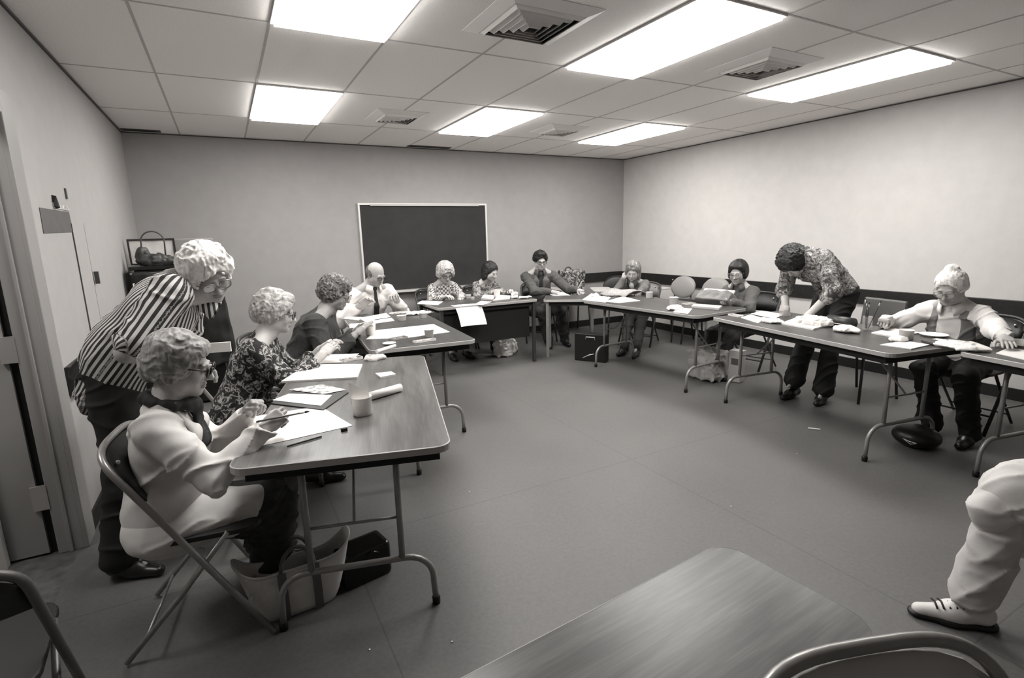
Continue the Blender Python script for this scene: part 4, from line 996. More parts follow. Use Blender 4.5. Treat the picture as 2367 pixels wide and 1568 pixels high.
# ------------------------------------------------------------------ table clutter helpers
PAPER = mat('paper', .80, .7); CREAM = mat('cream_paper', .62, .7); T0 = .7375
inkm = mat('ink', .06, .6)
NZ = {}
def slabthing(name, label, cat, quad, z, th, m, group=None, bevel=0.):
    quad = [tuple(q[:2]) for q in quad]; cx = sum(q[0] for q in quad) / len(quad); cy = sum(q[1] for q in quad) / len(quad)
    return tag(MB().slab(quad, z, z + th).build(name, m, loc=(cx, cy, z), bevel=bevel), label, cat, group)
def paper(label, quad, z=T0, th=.0012, m=None, name='sheet_of_paper', cat='paper', group=None): return slabthing(name, label, cat, quad, z, th, m or PAPER, group)
def cup(label, xy, z=T0, r0=.030, r1=.038, h=.075, m=None, cat='cup', name='cup', group=None, fill=None):
    t = thing(name, label, cat, (xy[0], xy[1], z), group); m = m or mat('styrofoam', .82, .6)
    MB().lathe([(0, 0), (r0, 0), (r0 + .002, .002), (r1, h), (r1 + .0015, h + .001), (r1 - .0025, h), (r0 - .001, .004), (0, .004)], (xy[0], xy[1], z), 20).build('cup_wall', m, t, True)
    if fill is not None: MB().lathe([(0, h * .6), (r0 + (r1 - r0) * .6 - .003, h * .6)], (xy[0], xy[1], z), 20).build('water', fill, t, True)
    return t
def see_through(name, mix, v):
    m = bpy.data.materials.new(name); m.use_nodes = True; nt = m.node_tree; b = nt.nodes['Principled BSDF']; o = nt.nodes['Material Output']
    b.inputs['Base Color'].default_value = tint(v); b.inputs['Roughness'].default_value = .15
    a = nt.nodes.new('ShaderNodeBsdfTransparent'); x = nt.nodes.new('ShaderNodeMixShader'); x.inputs[0].default_value = mix
    nt.links.new(a.outputs[0], x.inputs[1]); nt.links.new(b.outputs[0], x.inputs[2]); nt.links.new(x.outputs[0], o.inputs[0]); MATS[name] = m; return m
clear = see_through('clear_plastic', .22, .8); film = see_through('film_plastic', .62, .85); frost = mat('frosted_plastic', .88, .3, trans=.06)
def crumple(label, c, r, m=None, name='crumpled_tissue', cat='tissue', amp=.02, fr=22, z=T0, ang=0, vox=.005):
    F = Field(vox); F.ell((c[0], c[1], z + r[2] * .5), r, rotz(ang), .02); F.box((c[0], c[1], z - .1), (.6, .6, .1), None, 0, .002, True)
    sd = c[0] * 13.1
    P_, Q = F.mesh(lambda x, y, zz: np.abs(vnoise(x * fr + sd, y * fr, zz * fr)) * amp * 1.6 - amp * .4 + np.abs(vnoise(x * fr * 2.2, y * fr * 2.2 + sd, zz * fr * 2.2)) * amp * .7)
    t = thing(name, label, cat, (c[0], c[1], z)); mesh_obj('crumpled_sheet', P_, Q, m or PAPER, t); return t
def stick(name, label, cat, a, b, r, m, parts=()):
    t = thing(name, label, cat, tuple(a)); a, b = np.array(a, float), np.array(b, float)
    MB().tube([a, a + (b - a) * .8], r, 8).build('handle', m, t, True); MB().tube([a + (b - a) * .8, a + (b - a) * .9], r * 1.15, 8).build('ferrule', al, t, True)
    MB().tube([a + (b - a) * .9, a + (b - a) * .95, b], [r * 1.1, r * 1.2, r * .2], 8).build('bristles', mat('bristle', .03, .8), t, True); return t
def rod(name, label, cat, a, b, r, m):
    o = MB().tube([a, b], r, 8).build(name, m, loc=a); return tag(o, label, cat)
def palette(label, c, ang, L, W, z=T0, m=None, name='paint_box', cat='paint box', n=5, lid=False):
    R = rotz(ang); t = thing(name, label, cat, (c[0], c[1], z)); pl = m or mat('white_plastic', .75, .35); g = lambda *q: tr(R, (c[0], c[1], z), q)
    b = MB(); b.slab([g(*q, 0)[:2] for q in rrect(L / 2, W / 2, .01)], z, z + .006); b.build('tray', pl, t, bevel=.001)
    rm = MB(); o1, o2 = rrect(L / 2, W / 2, .01), rrect(L / 2 - .003, W / 2 - .003, .008); nn = len(o1)
    vs = [g(x, y, .006) for x, y in o1] + [g(x, y, .013) for x, y in o1] + [g(x, y, .013) for x, y in o2] + [g(x, y, .006) for x, y in o2]
    fs = []
    for i in range(nn): j = (i + 1) % nn; fs += [(i, j, nn + j, nn + i), (nn + i, nn + j, 2 * nn + j, 2 * nn + i), (2 * nn + i, 2 * nn + j, 3 * nn + j, 3 * nn + i)]
    rm.add(vs, fs).build('rim', pl, t)
    for i in range(n):
        x = -L / 2 + L * (i + .5) / n; v = (.03, .25, .10, .45, .05, .18, .35)[i % 7]
        MB().box(g(x, 0, .0075), (L / n * .36, W * .30, .0015), R).build('paint_pan', mat('paint_%d' % int(v * 100), v, .5), t)
    return t
def sketch(parent_paper, c, ang, s, z, strokes):
    R = rotz(ang); m = MB()
    for st_ in strokes:
        for (x0, y0), (x1, y1) in zip(st_[:-1], st_[1:]):
            d = nrm(V(x1 - x0, y1 - y0, 0)); nn = V(-d[1], d[0], 0) * .0022
            q = [V(x0, y0, 0) * s + nn, V(x0, y0, 0) * s - nn, V(x1, y1, 0) * s - nn, V(x1, y1, 0) * s + nn]
            q = [tr(R, (c[0], c[1], z), p) for p in q]; m.add(q + [tuple(V(*p) + V(0, 0, .0004)) for p in q], [(0, 1, 2, 3), (4, 7, 6, 5)])
    t = m.build('drawing', inkm, parent_paper); return t
def add_drawing(o, c, ang, s, z, strokes):
    WLOC[o.name] = tuple(o.location); return sketch(o, c, ang, s, z, strokes)
bird = [[(-.5, .1), (-.35, .3), (-.15, .25), (-.05, .05), (-.3, -.05), (-.5, .1)], [(-.15, .25), (.0, .4)], [(.1, .0), (.25, .22), (.45, .2), (.55, .0), (.35, -.1), (.1, .0)], [(.55, .0), (.75, -.1)], [(-.3, -.05), (-.3, -.3), (.3, -.35), (.35, -.1)], [(-.7, -.3), (-.3, -.3)], [(.3, -.35), (.8, -.25)]]

# ---- near left table
p = paper('large white watercolour sheet under the hands of the woman in the white jacket', [(0.307, -1.186), (0.639, -1.150), (0.566, -0.817), (0.253, -0.805)])
rod('pencil', 'dark pencil lying near the front edge of the nearest left table', 'pencil', (*(0.386, -1.249), T0 + .004), (*(0.510, -1.215), T0 + .004), .0035, mat('pencil_black', .01, .4))
tag(MB().box((*(0.598, -1.192), T0 + .006), (.012, .006, .006), rotz(.1)).build('eraser', mat('eraser_black', .01, .6), loc=(*(0.598, -1.192), T0), bevel=.001), 'small black eraser beside the corner of the large watercolour sheet', 'eraser')
stick('paintbrush', 'long paintbrush held in the right hand of the woman in the white jacket', 'paintbrush', (0.298, -1.185, 0.832), (0.482, -1.175, 0.835), .0035, mat('brush_handle', .10, .3))
t = cup('translucent plastic tumbler with a folded paper napkin, nearest on the left table', (0.706, -1.029), r0=.036, r1=.042, h=.078, m=frost, fill=mat('paint_water', .45, .1), name='tumbler')
pc = (0.706, -1.029)
tag(MB().sheet([[(pc[0] - .045 + .02 * i, pc[1] + .0 + .006 * j, T0 + .055 + .045 * j - .014 * i) for j in range(3)] for i in range(5)], .0015).build('napkin', PAPER, loc=(pc[0], pc[1], T0 + .05)), 'folded white napkin sticking up from the tumbler on the nearest table', 'napkin')
ra, rb = (0.786, -0.848), (0.944, -0.788)
t = thing('paper_roll', 'thin roll of paper towel lying beside the tumbler on the nearest table', 'paper roll', (*ra, T0)); RR = .019
MB().tube([(*ra, T0 + RR), (*rb, T0 + RR)], RR, 18).build('roll', PAPER, t, True); MB().tube([(*rb, T0 + RR), (rb[0] + .004, rb[1] + .001, T0 + RR)], RR * .6, 14).build('roll_end', mat('paper_grey', .5, .7), t)
slabthing('card_folder', 'open black folder beside the painter\'s watercolour sheet', 'folder', [(0.374, -0.658), (0.569, -0.889), (0.719, -0.676), (0.516, -0.465)], T0 + .0013, .004, mat('black_card', .01, .5))
paper('white card lying on the open black folder', [(0.385, -0.619), (0.567, -0.832), (0.640, -0.690), (0.463, -0.551)], T0 + .0056, .002)
paper('printed leaflet spread behind the black folder', [(0.470, -0.479), (0.628, -0.475), (0.714, -0.638), (0.605, -0.660)], T0 + .0078, .001, ramp_mat('leaflet_print', 'noise', [(0, .25), (.45, .62), (.6, .78)], scale=30))
slabthing('note_block', 'small white block of note cards alone near the middle of the nearest table', 'note block', [(0.915, -0.415), (1.000, -0.428), (1.005, -0.496), (0.918, -0.511)], T0, .012, PAPER)
slabthing('sketch_pad', 'white sketch pad with dark edge in front of the woman in the floral dress', 'sketch pad', [(0.451, -0.292), (0.814, -0.432), (0.904, -0.154), (0.627, 0.033)], T0, .010, PAPER)
paper('white sheet under the hands of the woman in the floral dress', [(0.617, 0.091), (0.839, -0.008), (0.961, 0.192), (0.686, 0.321)])
palette('small printed paint box beside the sketch pad on the nearest table', (0.881, 0.045), .2, .13, .07)
crumple('clear crumpled plastic bag at the far end of the nearest left table', (1.004, -0.039), (.075, .045, .025), mat('film_plastic', .75, .25, trans=.35), 'plastic_wrap', 'plastic bag', amp=.012)
ra, rb = (1.036, 0.023), (1.183, 0.131)
tag(MB().tube([(*ra, T0 + .035), (*rb, T0 + .035)], .012, 14).build('paper_tube', PAPER, loc=(*ra, T0)), 'thin white paper tube resting on the crumpled plastic bag', 'paper roll')

# ---- bird sketch table
p = paper('large white sheet with a bird sketch on the second table', [(1.114, 0.658), (1.401, 0.533), (1.742, 0.566), (1.764, 0.995), (1.277, 0.998)]); add_drawing(p, (1.529, 0.790), .5, .16, T0 + .0014, bird)
paper('white sheet nearest the corner of the bird-sketch table, under the tray', [(1.404, 0.572), (1.538, 0.538), (1.593, 0.767), (1.471, 0.809)], T0 + .0022)
paper('white drawing sheet in front of the balding man', [(1.302, 1.755), (1.306, 1.336), (1.540, 1.390), (1.611, 1.927)])
paper('small stack of white sheets beside the jumper woman', [(1.171, 1.791), (1.264, 1.598), (1.339, 1.759), (1.220, 1.916)], T0, .006)
paper('folded white sheet under the left cup of the bird-sketch table', [(1.110, 1.219), (1.238, 1.201), (1.270, 1.419), (1.156, 1.448)], T0, .004)
slabthing('paint_plate', 'oval white plate with dark paints in front of the balding man', 'plate', [((1.725, 1.839)[0] + .11 * math.cos(a), (1.725, 1.839)[1] + .07 * math.sin(a)) for a in np.arange(20) / 20 * 2 * PI], T0, .008, mat('plate_paints', .55, .4, noise=.8, nscale=22), None, .002)
crumple('pile of white paper towels at the far corner of the bird-sketch table', (1.848, 1.636), (.13, .06, .022), amp=.012)
cup('pale plastic cup at the elbow of the woman in the dark jumper', (1.187, 0.813), r0=.032, r1=.042, h=.085, m=frost, name='plastic_cup')
cup('pale plastic cup standing on the bird drawing near the table edge', (1.540, 0.475), r0=.028, r1=.036, h=.055, m=frost, name='plastic_cup')
cup('low white cup left of the paper towels on the bird-sketch table', (1.602, 1.373), r0=.036, r1=.042, h=.045)
cup('small white cup at the far right of the bird-sketch table', (1.810, 1.399), r0=.030, r1=.036, h=.045)
palette('white paint tray at the front edge of the bird-sketch table', (1.450, 0.323), .15, .17, .05)
palette('small dark open paint tin beside the bird drawing', (1.321, 0.530), .3, .14, .06, m=mat('tin', .35, .4))
cup('shallow saucer by the near left corner of the bird-sketch table', (1.208, 0.365), r0=.03, r1=.045, h=.012, name='saucer', cat='saucer')
rod('pencil', 'thin pencil lying on the sheets before the balding man', 'pencil', (*(1.396, 1.529), T0 + .005), (*(1.567, 1.585), T0 + .005), .003, mat('pencil_black', .01))

# ---- blackboard table
g0 = (2.397, 2.306); g1 = (2.650, 2.245); yy = 1.915
rows = []
for i in range(9):
    tt = i / 8.; rows.append([(2.33 + .30 * j / 4 + .03 * tt, yy + .10 - .115 * math.sin(min(tt * 1.9, 1.57)) - .16 * max(0, tt - .5), T0 + .002 - max(0, tt - .45) ** 1.2 * .42 + .004 * math.sin(j)) for j in range(5)])
tag(MB().sheet(rows, .001).build('hanging_sheet', PAPER, loc=(2.45, yy, T0)), 'white sheet curling down over the front edge of the blackboard table', 'paper')
paper('sheet of paper under the hands of the woman in the checked blouse', [(2.089, 2.415), (2.238, 2.157), (2.394, 2.407), (2.224, 2.648)], T0, .004)
cup('small white pot of paint at the left of the blackboard table', (2.761, 2.519), r0=.028, r1=.032, h=.04)
cup('smaller white pot beside the first on the blackboard table', (2.749, 2.368), r0=.018, r1=.020, h=.03)
slabthing('book', 'dark-edged white book in front of the young woman with long dark hair', 'book', [(2.825, 2.305), (2.899, 2.139), (3.091, 2.466), (2.999, 2.602)], T0, .018, mat('book_white', .6, .5))
cup('large white cup in the middle of the blackboard table', (3.028, 2.295), r0=.032, r1=.040, h=.10)
paper('white sheets at the front edge of the blackboard table', [(2.587, 1.964), (2.624, 1.845), (2.835, 2.043), (2.773, 2.194)])
paper('white folder right of the large white cup', [(2.882, 2.103), (3.104, 2.124), (3.255, 2.384), (3.177, 2.509)], T0, .008)
crumple('pointed white paper tissue at the right of the blackboard table', (3.191, 2.157), (.05, .04, .055), amp=.014)
crumple('flat crumpled wrapper at the right end of the blackboard table', (3.285, 2.078), (.09, .05, .02), CREAM, amp=.014)

# ---- corner table
ZC = .7005
paper('white writing sheet in front of the man in the suit jacket', [(3.932, 2.658, 0.700)[:2], (3.851, 2.345, 0.700)[:2], (4.035, 2.248, 0.700)[:2], (4.182, 2.644, 0.700)[:2]], ZC)
rod('pen', 'white pen in the left hand of the man in the suit jacket', 'pen', (4.26, 2.40, .76), (4.30, 2.36, .86), .004, mat('pen_white', .7, .3))
t = thing('patterned_bag', 'floral patterned bag with a loop handle standing on the far corner chair', 'bag', (4.72, 3.18, .45))
flb = ramp_mat('floral_bag', 'noise', [(0, .03), (.47, .15), (.55, .40)], scale=26, distort=1.)
F = Field(.007); F.box((4.70, 3.18, .69), (.16, .06, .22), None, .03, .02); F.ell((4.62, 3.17, .86), (.06, .05, .09), None, .03); P_, Q = F.mesh(lambda x, y, z: vnoise(x * 18, y * 18, z * 18) * .012); mesh_obj('bag_body', P_, Q, flb, t)
MB().tube([(4.57, 3.16, .85)] + arc((4.63, 3.16, .93), .055, PI, 0, 10) + [(4.69, 3.16, .85)], .008, 8).build('handle', mat('handle_dark', .03, .5), t, True)

# ---- newspaper table
paper('scattered white sheets at the far end of the newspaper table', [(3.698, 1.525), (3.758, 1.190), (4.086, 1.510), (4.026, 1.840)], T0, .004)
paper('white sheets in the middle of the newspaper table', [(3.796, 1.252), (3.847, 1.072), (4.130, 1.070), (4.242, 1.486)], T0, .003)
crumple('crumpled white tissue at the far left end of the newspaper table', (3.987, 1.703), (.07, .06, .03), amp=.014)
t = thing('newspaper', 'folded newspaper held up by the woman resting her face on her hand', 'newspaper', (4.35, 1.55, T0))
n0 = (4.079, 1.410); 
rows = [[(4.22 + .34 * i / 6 - .02 * j, 1.42 + .09 * j, T0 + .012 + .055 * math.sin(PI * i / 6) ** .8 + .008 * math.sin(j * 1.7)) for j in range(5)] for i in range(7)]
MB().sheet(rows, .010).build('folded_pages', mat('newsprint', .36, .8, noise=.35, nscale=60), t, True)
cup('white square-looking cup beside the newspaper', (4.383, 1.206), r0=.036, r1=.040, h=.065)
cup('white cup at the front edge of the newspaper table among tissues', (4.152, 0.610), r0=.040, r1=.046, h=.08)
crumple('crumpled white tissue in front of the cup on the newspaper table', (3.945, 0.388), (.09, .06, .03), amp=.018)
paper('pale sheet right of the tissue on the newspaper table', [(3.814, 0.280), (3.839, 0.128), (4.110, 0.331), (4.054, 0.451)])
slabthing('pencil_tray', 'long narrow white pencil tray at the right end of the newspaper table', 'pencil tray', [(4.147, 0.376), (4.212, 0.106), (4.366, 0.202), (4.279, 0.467)], T0, .022, mat('tray_grey', .5, .4), None, .003)
palette('open paint set beside the long pencil tray', (4.305, 0.569), -.1, .12, .06)
t = thing('portfolio', 'grey soft portfolio with white pages held open by the black-haired woman', 'portfolio', (4.60, .30, T0))
F = Field(.007); F.box((4.52, .42, T0 + .055), (.045, .17, .055), rotz(.15) @ roty(.9), .012, .02); P_, Q = F.mesh(lambda x, y, z: vnoise(x * 16, y * 16, z * 16) * .010); mesh_obj('cover', P_, Q, mat('grey_leather', .13, .5, noise=.2, nscale=20), t)
MB().box((4.57, .43, T0 + .115), (.008, .165, .035), rotz(.15) @ roty(.9)).build('pages', PAPER, t)

# ---- standing person's table
palette('open white paint box at the near left corner of the leaning person\'s table', (4.058, -0.198), -1.75, .13, .06)
paper('white sheets next to the open paint box on the leaning person\'s table', [(4.016, -0.284), (3.893, -0.542), (4.111, -0.441), (4.215, -0.227)], T0, .003)
paper('larger white sheet in front of the leaning person', [(4.235, -0.211), (4.170, -0.486), (4.436, -0.398), (4.455, -0.154)], T0 + .003, .002)
crumple('white plastic bag left of the drinking glass', (4.007, -0.576), (.06, .10, .028), mat('film_white', .72, .4), 'plastic_bag', 'plastic bag', amp=.012)
cup('clear drinking glass in front of the leaning person', (4.343, -0.446), r0=.030, r1=.036, h=.09, m=clear, fill=mat('paint_water', .45, .1), name='drinking_glass', cat='glass')
slabthing('paper_pad', 'wide white paper pad under the plastic bag at the leaning person\'s hands', 'paper pad', [(3.997, -0.669), (3.948, -0.955), (4.250, -0.906), (4.302, -0.586)], T0, .012, PAPER)
crumple('large clear plastic bag on the white pad in front of the leaning person', (4.147, -0.829), (.10, .15, .040), mat('film_plastic', .75, .25, trans=.35), 'plastic_bag', 'plastic bag', amp=.018, z=T0 + .0125)
t = thing('rolled_purse', 'dark rolled purse with a bright clasp behind the plastic bags', 'purse', (*(4.330, -0.917), T0))
pa, pb = (4.233, -0.893), (4.197, -1.093)
MB().tube([(*pa, T0 + .042), (*pb, T0 + .042)], [.040, .040], 18).build('purse_body', mat('purse_dark', .03, .4), t, True)
MB().tube([(pa[0] - .038, pa[1], T0 + .03), (pb[0] - .038, pb[1], T0 + .03)], .004, 8).build('clasp_rail', al, t, True)
crumple('mound of crumpled white napkin between the purse and the brush jar', (4.060, -1.120), (.07, .10, .032), amp=.014)
jp = (4.269, -1.146)
t = cup('clear jar full of upright brushes near the middle of the right-hand table', jp, r0=.030, r1=.032, h=.095, m=clear, name='brush_jar', cat='jar')
for i, (dx, dy, hh, tl) in enumerate(((0, 0, .20, .0), (.012, .01, .23, .03), (-.01, .012, .21, -.02), (.01, -.012, .22, -.05), (-.012, -.008, .18, .02))):
    stick('paintbrush', ['tallest', 'second', 'third', 'fourth', 'shortest'][i] + ' of the paintbrushes standing in the clear jar', 'paintbrush', (jp[0] + dx * .6, jp[1] + dy * .6, T0 + .006), (jp[0] + dx * 2 + tl * .3, jp[1] + dy * 2 + tl, T0 + hh), .003, mat('brush_dark', .02, .4))['group'] = 'brushes standing in the jar'
slabthing('sketch_pad', 'white sketch pad right of the brush jar at the elderly woman\'s place', 'sketch pad', [(4.131, -1.251), (4.105, -1.420), (4.381, -1.432), (4.418, -1.234)], T0, .009, PAPER)
cup('white cup at the centre of the elderly woman\'s papers', (4.122, -1.468), r0=.036, r1=.042, h=.06)
crumple('white crumpled tissue left of the cup at the elderly woman\'s place', (4.001, -1.486), (.05, .06, .025), amp=.012)
paper('white sheet at the near edge of the elderly woman\'s table', [(3.789, -1.482), (3.806, -1.646), (4.022, -1.646), (4.026, -1.504)], T0, .006)
cup('flat white dish in front of the elderly woman', (4.366, -1.517), r0=.06, r1=.08, h=.012, name='dish', cat='dish')
paper('white sheet at the right corner of the elderly woman\'s table', [(4.153, -1.560), (4.120, -1.652), (4.276, -1.680), (4.287, -1.568)], T0, .002)
slabthing('spectacle_case', 'small dark spectacle case on the elderly woman\'s papers', 'case', [(4.048, -1.585), (4.017, -1.673), (4.106, -1.658), (4.126, -1.574)], T0 + .0065, .018, mat('case_dark', .06, .4), None, .004)
# ---- right edge table
crumple('rumpled white cloth on the near corner of the table at the right edge', (4.071, -1.787), (.10, .14, .028), PAPER, 'cloth', 'cloth', amp=.014)
paper('white sheets running out of the frame at the right edge', [(4.066, -1.951), (3.986, -2.121), (4.286, -2.063), (4.279, -1.931)], T0, .004)
slabthing('magazine', 'grey magazine behind the white sheets at the right edge', 'magazine', [(4.322, -1.872), (4.374, -1.998), (4.634, -1.935), (4.579, -1.829)], T0, .012, mat('magazine_grey', .38, .5, noise=.3, nscale=12))

# ------------------------------------------------------------------ bags and things on the floor
t = thing('tote_bag', 'white canvas tote bag with grey straps under the nearest left table', 'bag', (.37, -1.10, 0))
canv = mat('canvas', .62, .85, noise=.08, nscale=20, bump=.15, bscale=300); R = rotz(.05); c0 = V(.375, -1.09, 0)
def prof(u, v):
    """u 0..1 around, v 0..1 up"""
    a = 2 * PI * u; cx, sy = math.cos(a), math.sin(a); fx = np.sign(cx) * abs(cx) ** .5; fy = np.sign(sy) * abs(sy) ** .6
    hx = .145 + .075 * v ** .8; hy = .075 + .03 * v - .045 * v * v; top = .185 + .075 * abs(cx) ** 2.5
    return c0 + R @ V(fx * hx, fy * hy + .006 * math.sin(a * 3) * v, .004 + v * top)
nU, nV = 40, 8; vs = [prof(i / nU, j / nV) for j in range(nV + 1) for i in range(nU)]; fs = [(j * nU + i, j * nU + (i + 1) % nU, (j + 1) * nU + (i + 1) % nU, (j + 1) * nU + i) for j in range(nV) for i in range(nU)] + [tuple(range(nU))[::-1]]
o = MB().add(vs, fs).build('bag_body', canv, t, True); md = o.modifiers.new('thick', 'SOLIDIFY'); md.thickness = .004
MB().tube([prof(i / nU, 1) for i in range(nU)], .005, 6, closed=True).build('rim', canv, t, True)
stp = mat('grey_webbing', .12, .8)
for sgn in (-1, 1):
    for x in (-.06, .065):
        rr = [[c0 + R @ V(x + w_ , sgn * (.0795 + .03 * v - .045 * v * v + .004), .004 + v * .19) for w_ in (-.016, .016)] for v in np.linspace(0, 1, 6)]
        q = MB(); vs = [p_ for r_ in rr for p_ in r_]; off = R @ V(0, sgn * .003, 0); o_ = len(vs); vs += [p_ + off for p_ in vs]; fs = []
        for i in range(5): a = 2 * i; fs += [(a, a + 1, a + 3, a + 2), (a + o_, a + 2 + o_, a + 3 + o_, a + 1 + o_), (a, a + 2, a + 2 + o_, a + o_), (a + 1, a + 1 + o_, a + 3 + o_, a + 3)]
        q.add(vs, fs).build('strap', stp, t)
    hp_ = [c0 + R @ V(-.06, sgn * .065, .19)] + [c0 + R @ V(.0025 + .0625 * math.cos(a), sgn * (.06 - .02 * math.sin(a)), .19 + .085 * math.sin(a)) for a in np.linspace(PI, 0, 9)] + [c0 + R @ V(.065, sgn * .065, .19)]
    MB().tube(hp_, .009, 8).build('handle', stp, t, True)
t = thing('handbag', 'shiny black handbag on the floor behind the tote bag', 'bag', (.62, -1.10, 0))
F = Field(.007); F.box((.65, -1.04, .075), (.09, .05, .06), rotz(.2), .02, .02); P_, Q = F.mesh(); mesh_obj('bag_body', P_, Q, mat('patent_black', .006, .15), t)
MB().tube([(.60, -1.10, .10), (.68, -1.12, .145), (.73, -1.08, .11)], .006, 8).build('handle', mat('patent_black', .006, .15), t, True)
crumple('white plastic bag on the floor under the blackboard table', (3.186, 2.431, 0.000), (.16, .11, .20), mat('film_white', .72, .4), 'plastic_bag', 'plastic bag', amp=.05, fr=11, z=0, vox=.009)
bp = (4.293, 0.339, 0.000)
t = thing('shopping_bag', 'tall pale plastic shopping bag on the floor below the newspaper table', 'bag', (bp[0] + .08, bp[1], 0))
F = Field(.009); F.box((bp[0] + .10, bp[1] + .02, .15), (.10, .15, .13), None, .03, .03); F.ell((bp[0] + .10, bp[1] + .06, .30), (.07, .10, .08), None, .06)
P_, Q = F.mesh(lambda x, y, z: np.abs(vnoise(x * 12, y * 12, z * 12)) * .05 + np.abs(vnoise(x * 25, y * 25, z * 25)) * .02); mesh_obj('bag_body', P_, Q, mat('film_grey', .42, .35, noise=.25, nscale=14), t)
t = thing('carton', 'small printed carton standing behind the shopping bag', 'carton', (bp[0] + .25, bp[1] - .22, 0))
MB().box((bp[0] + .25, bp[1] - .20, .16), (.05, .06, .155), rotz(.2)).build('box', mat('carton_white', .5, .6), t, bevel=.003)
MB().box((bp[0] + .197, bp[1] - .213, .21), (.0015, .035, .03), rotz(.2)).build('label', mat('label_grey', .10, .6), t)
t = thing('briefcase', 'black case standing on the floor by the left leg of the newspaper table', 'case', (3.86, 1.66, 0))
MB().box((3.90, 1.62, .165), (.06, .19, .165), rotz(.6)).build('case', mat('case_black', .006, .4), t, bevel=.012)
MB().tube([(3.80, 1.60, .27), (3.79, 1.58, .30), (3.85, 1.50, .30), (3.86, 1.51, .27)], .006, 8).build('handle', al, t, True)
MB().tube([(3.775, 1.62, .05), (3.80, 1.55, .09), (3.84, 1.50, .11)], .005, 8).build('buckle', al, t, True)
t = thing('sandbag_purse', 'black shoulder bag on the floor under the right-hand tables', 'bag', (4.047, -1.599, 0.000)); t.name = 'shoulder_bag'; WLOC['shoulder_bag'] = (0, 0, 0); t.location = (0, 0, 0)
sp = (4.135, -1.570, 0.000)
F = Field(.008); F.ell((sp[0] + .1, sp[1] + .02, .07), (.13, .14, .075), None, .02); F.box((sp[0], sp[1], -.1), (1, 1, .1), None, 0, .002, True); P_, Q = F.mesh(); mesh_obj('bag_body', P_, Q, mat('bag_black', .006, .4), t)
MB().tube([(sp[0] - .02, sp[1] - .04, .06), (sp[0] - .035, sp[1] - .01, .05), (sp[0] - .03, sp[1] + .04, .07)], .004, 8, closed=True).build('buckle', al, t, True)
rod('pen', 'white-capped pen lying on the floor under the right-hand table', 'pen', (*(3.929, -0.993, 0.000)[:2], .006), (*(3.978, -1.055, 0.000)[:2], .006), .006, mat('pen_white', .7, .3))
for i, (q, lb) in enumerate((((1.367, -0.582, 0.000), 'tiny white scrap on the floor right of the nearest left table'), ((3.445, -1.227, 0.000), 'tiny white scrap on the open floor toward the right-hand tables'), ((0.842, -1.610, 0.000), 'tiny white scrap on the floor at the bottom beside the foreground table'), ((0.567, -1.495, 0.000), 'tiny white scrap on the floor near the foot of the nearest table'), ((2.516, -1.469, 0.000), 'tiny white scrap on the floor beyond the foreground table'))):
    tag(MB().box((*q[:2], .002), (.003, .003, .0015), rotz(i)).build('paper_scrap', PAPER, loc=(*q[:2], 0)), lb, 'scrap', 'paper scraps on the floor')
tag(MB().box((5.38, 1.72, .53), (.20, .17, .05), rotz(.2)).build('folded_coat', mat('drape_black', .01), loc=(5.38, 1.72, .46), bevel=.03), 'dark coat heaped on the chairs against the right wall', 'coat')
# personal accessories --------------------------------------------------------
def scarf(p, m):
    F = Field(.005); nb, Fs, Rs, u2 = p['nb'], p['Fs'], p['Rs'], p['u2']; c = nb - u2 * .045
    pts = [c + Rs * math.cos(a) * .074 + Fs * (math.sin(a) * .074 + .006) - u2 * .012 * math.sin(a) for a in np.linspace(0, 2 * PI, 17)]
    for a, b in zip(pts[:-1], pts[1:]): F.cone(a, b, .021, .021, .012)
    k = c + Fs * .085 - u2 * .03; F.ell(k, (.024, .022, .022), None, .01)
    F.cone(k, k + Fs * .035 - u2 * .11 + Rs * .03, .018, .030, .01, flat=(Fs, .5)); F.cone(k, k + Fs * .035 - u2 * .13 - Rs * .02, .018, .034, .01, flat=(Fs, .5))
    P_, Q = F.mesh(lambda x, y, z: vnoise(x * 30, y * 30, z * 30) * .006); mesh_obj('scarf', P_, Q, m, p['root'])
scarf(A, ramp_mat('scarf_print', 'voronoi', [(0, .30), (.10, .012)], scale=38))
def lapels(p, m, w=.05, top=.0):
    F = Field(.005 if p is A else .007); 
    for q in (-1, 1):
        a = p['nb'] - p['u2'] * .045 + p['Rs'] * q * .055 + p['Fs'] * .02; b = p['C'] + p['Fs'] * .118 * p['s'] * 1.08 + p['Rs'] * q * .02 - p['u2'] * .05
        mid = (a + b) / 2 + p['Rs'] * q * .03 + p['Fs'] * .045
        F.cone(a, mid, .016, .032, .02, flat=(p['Fs'], .35)); F.cone(mid, b, .032, .012, .02, flat=(p['Fs'], .35))
    P_, Q = F.mesh(); mesh_obj('lapel', P_, Q, m, p['root'])
lapels(A, MATS['white_jacket'])
lapels(Hp, mat('tweed_lapel', .11, .85))
def tie(p, m):
    F = Field(.005); k = p['nb'] - p['u2'] * .055 + p['Fs'] * .072; e = p['C'] + p['Fs'] * .145 * p['s'] + p['u2'] * .03; w_ = p['W'] + p['Fs'] * .150 * p['s']
    F.ell(k, (.018, .016, .018), None, .006); F.cone(k, e, .012, .026, .008, flat=(p['Fs'], .35)); F.cone(e, w_, .026, .036, .008, flat=(p['Fs'], .35)); P_, Q = F.mesh(); mesh_obj('tie', P_, Q, m, p['root'])
tie(Ep, mat('tie_black', .008, .6))
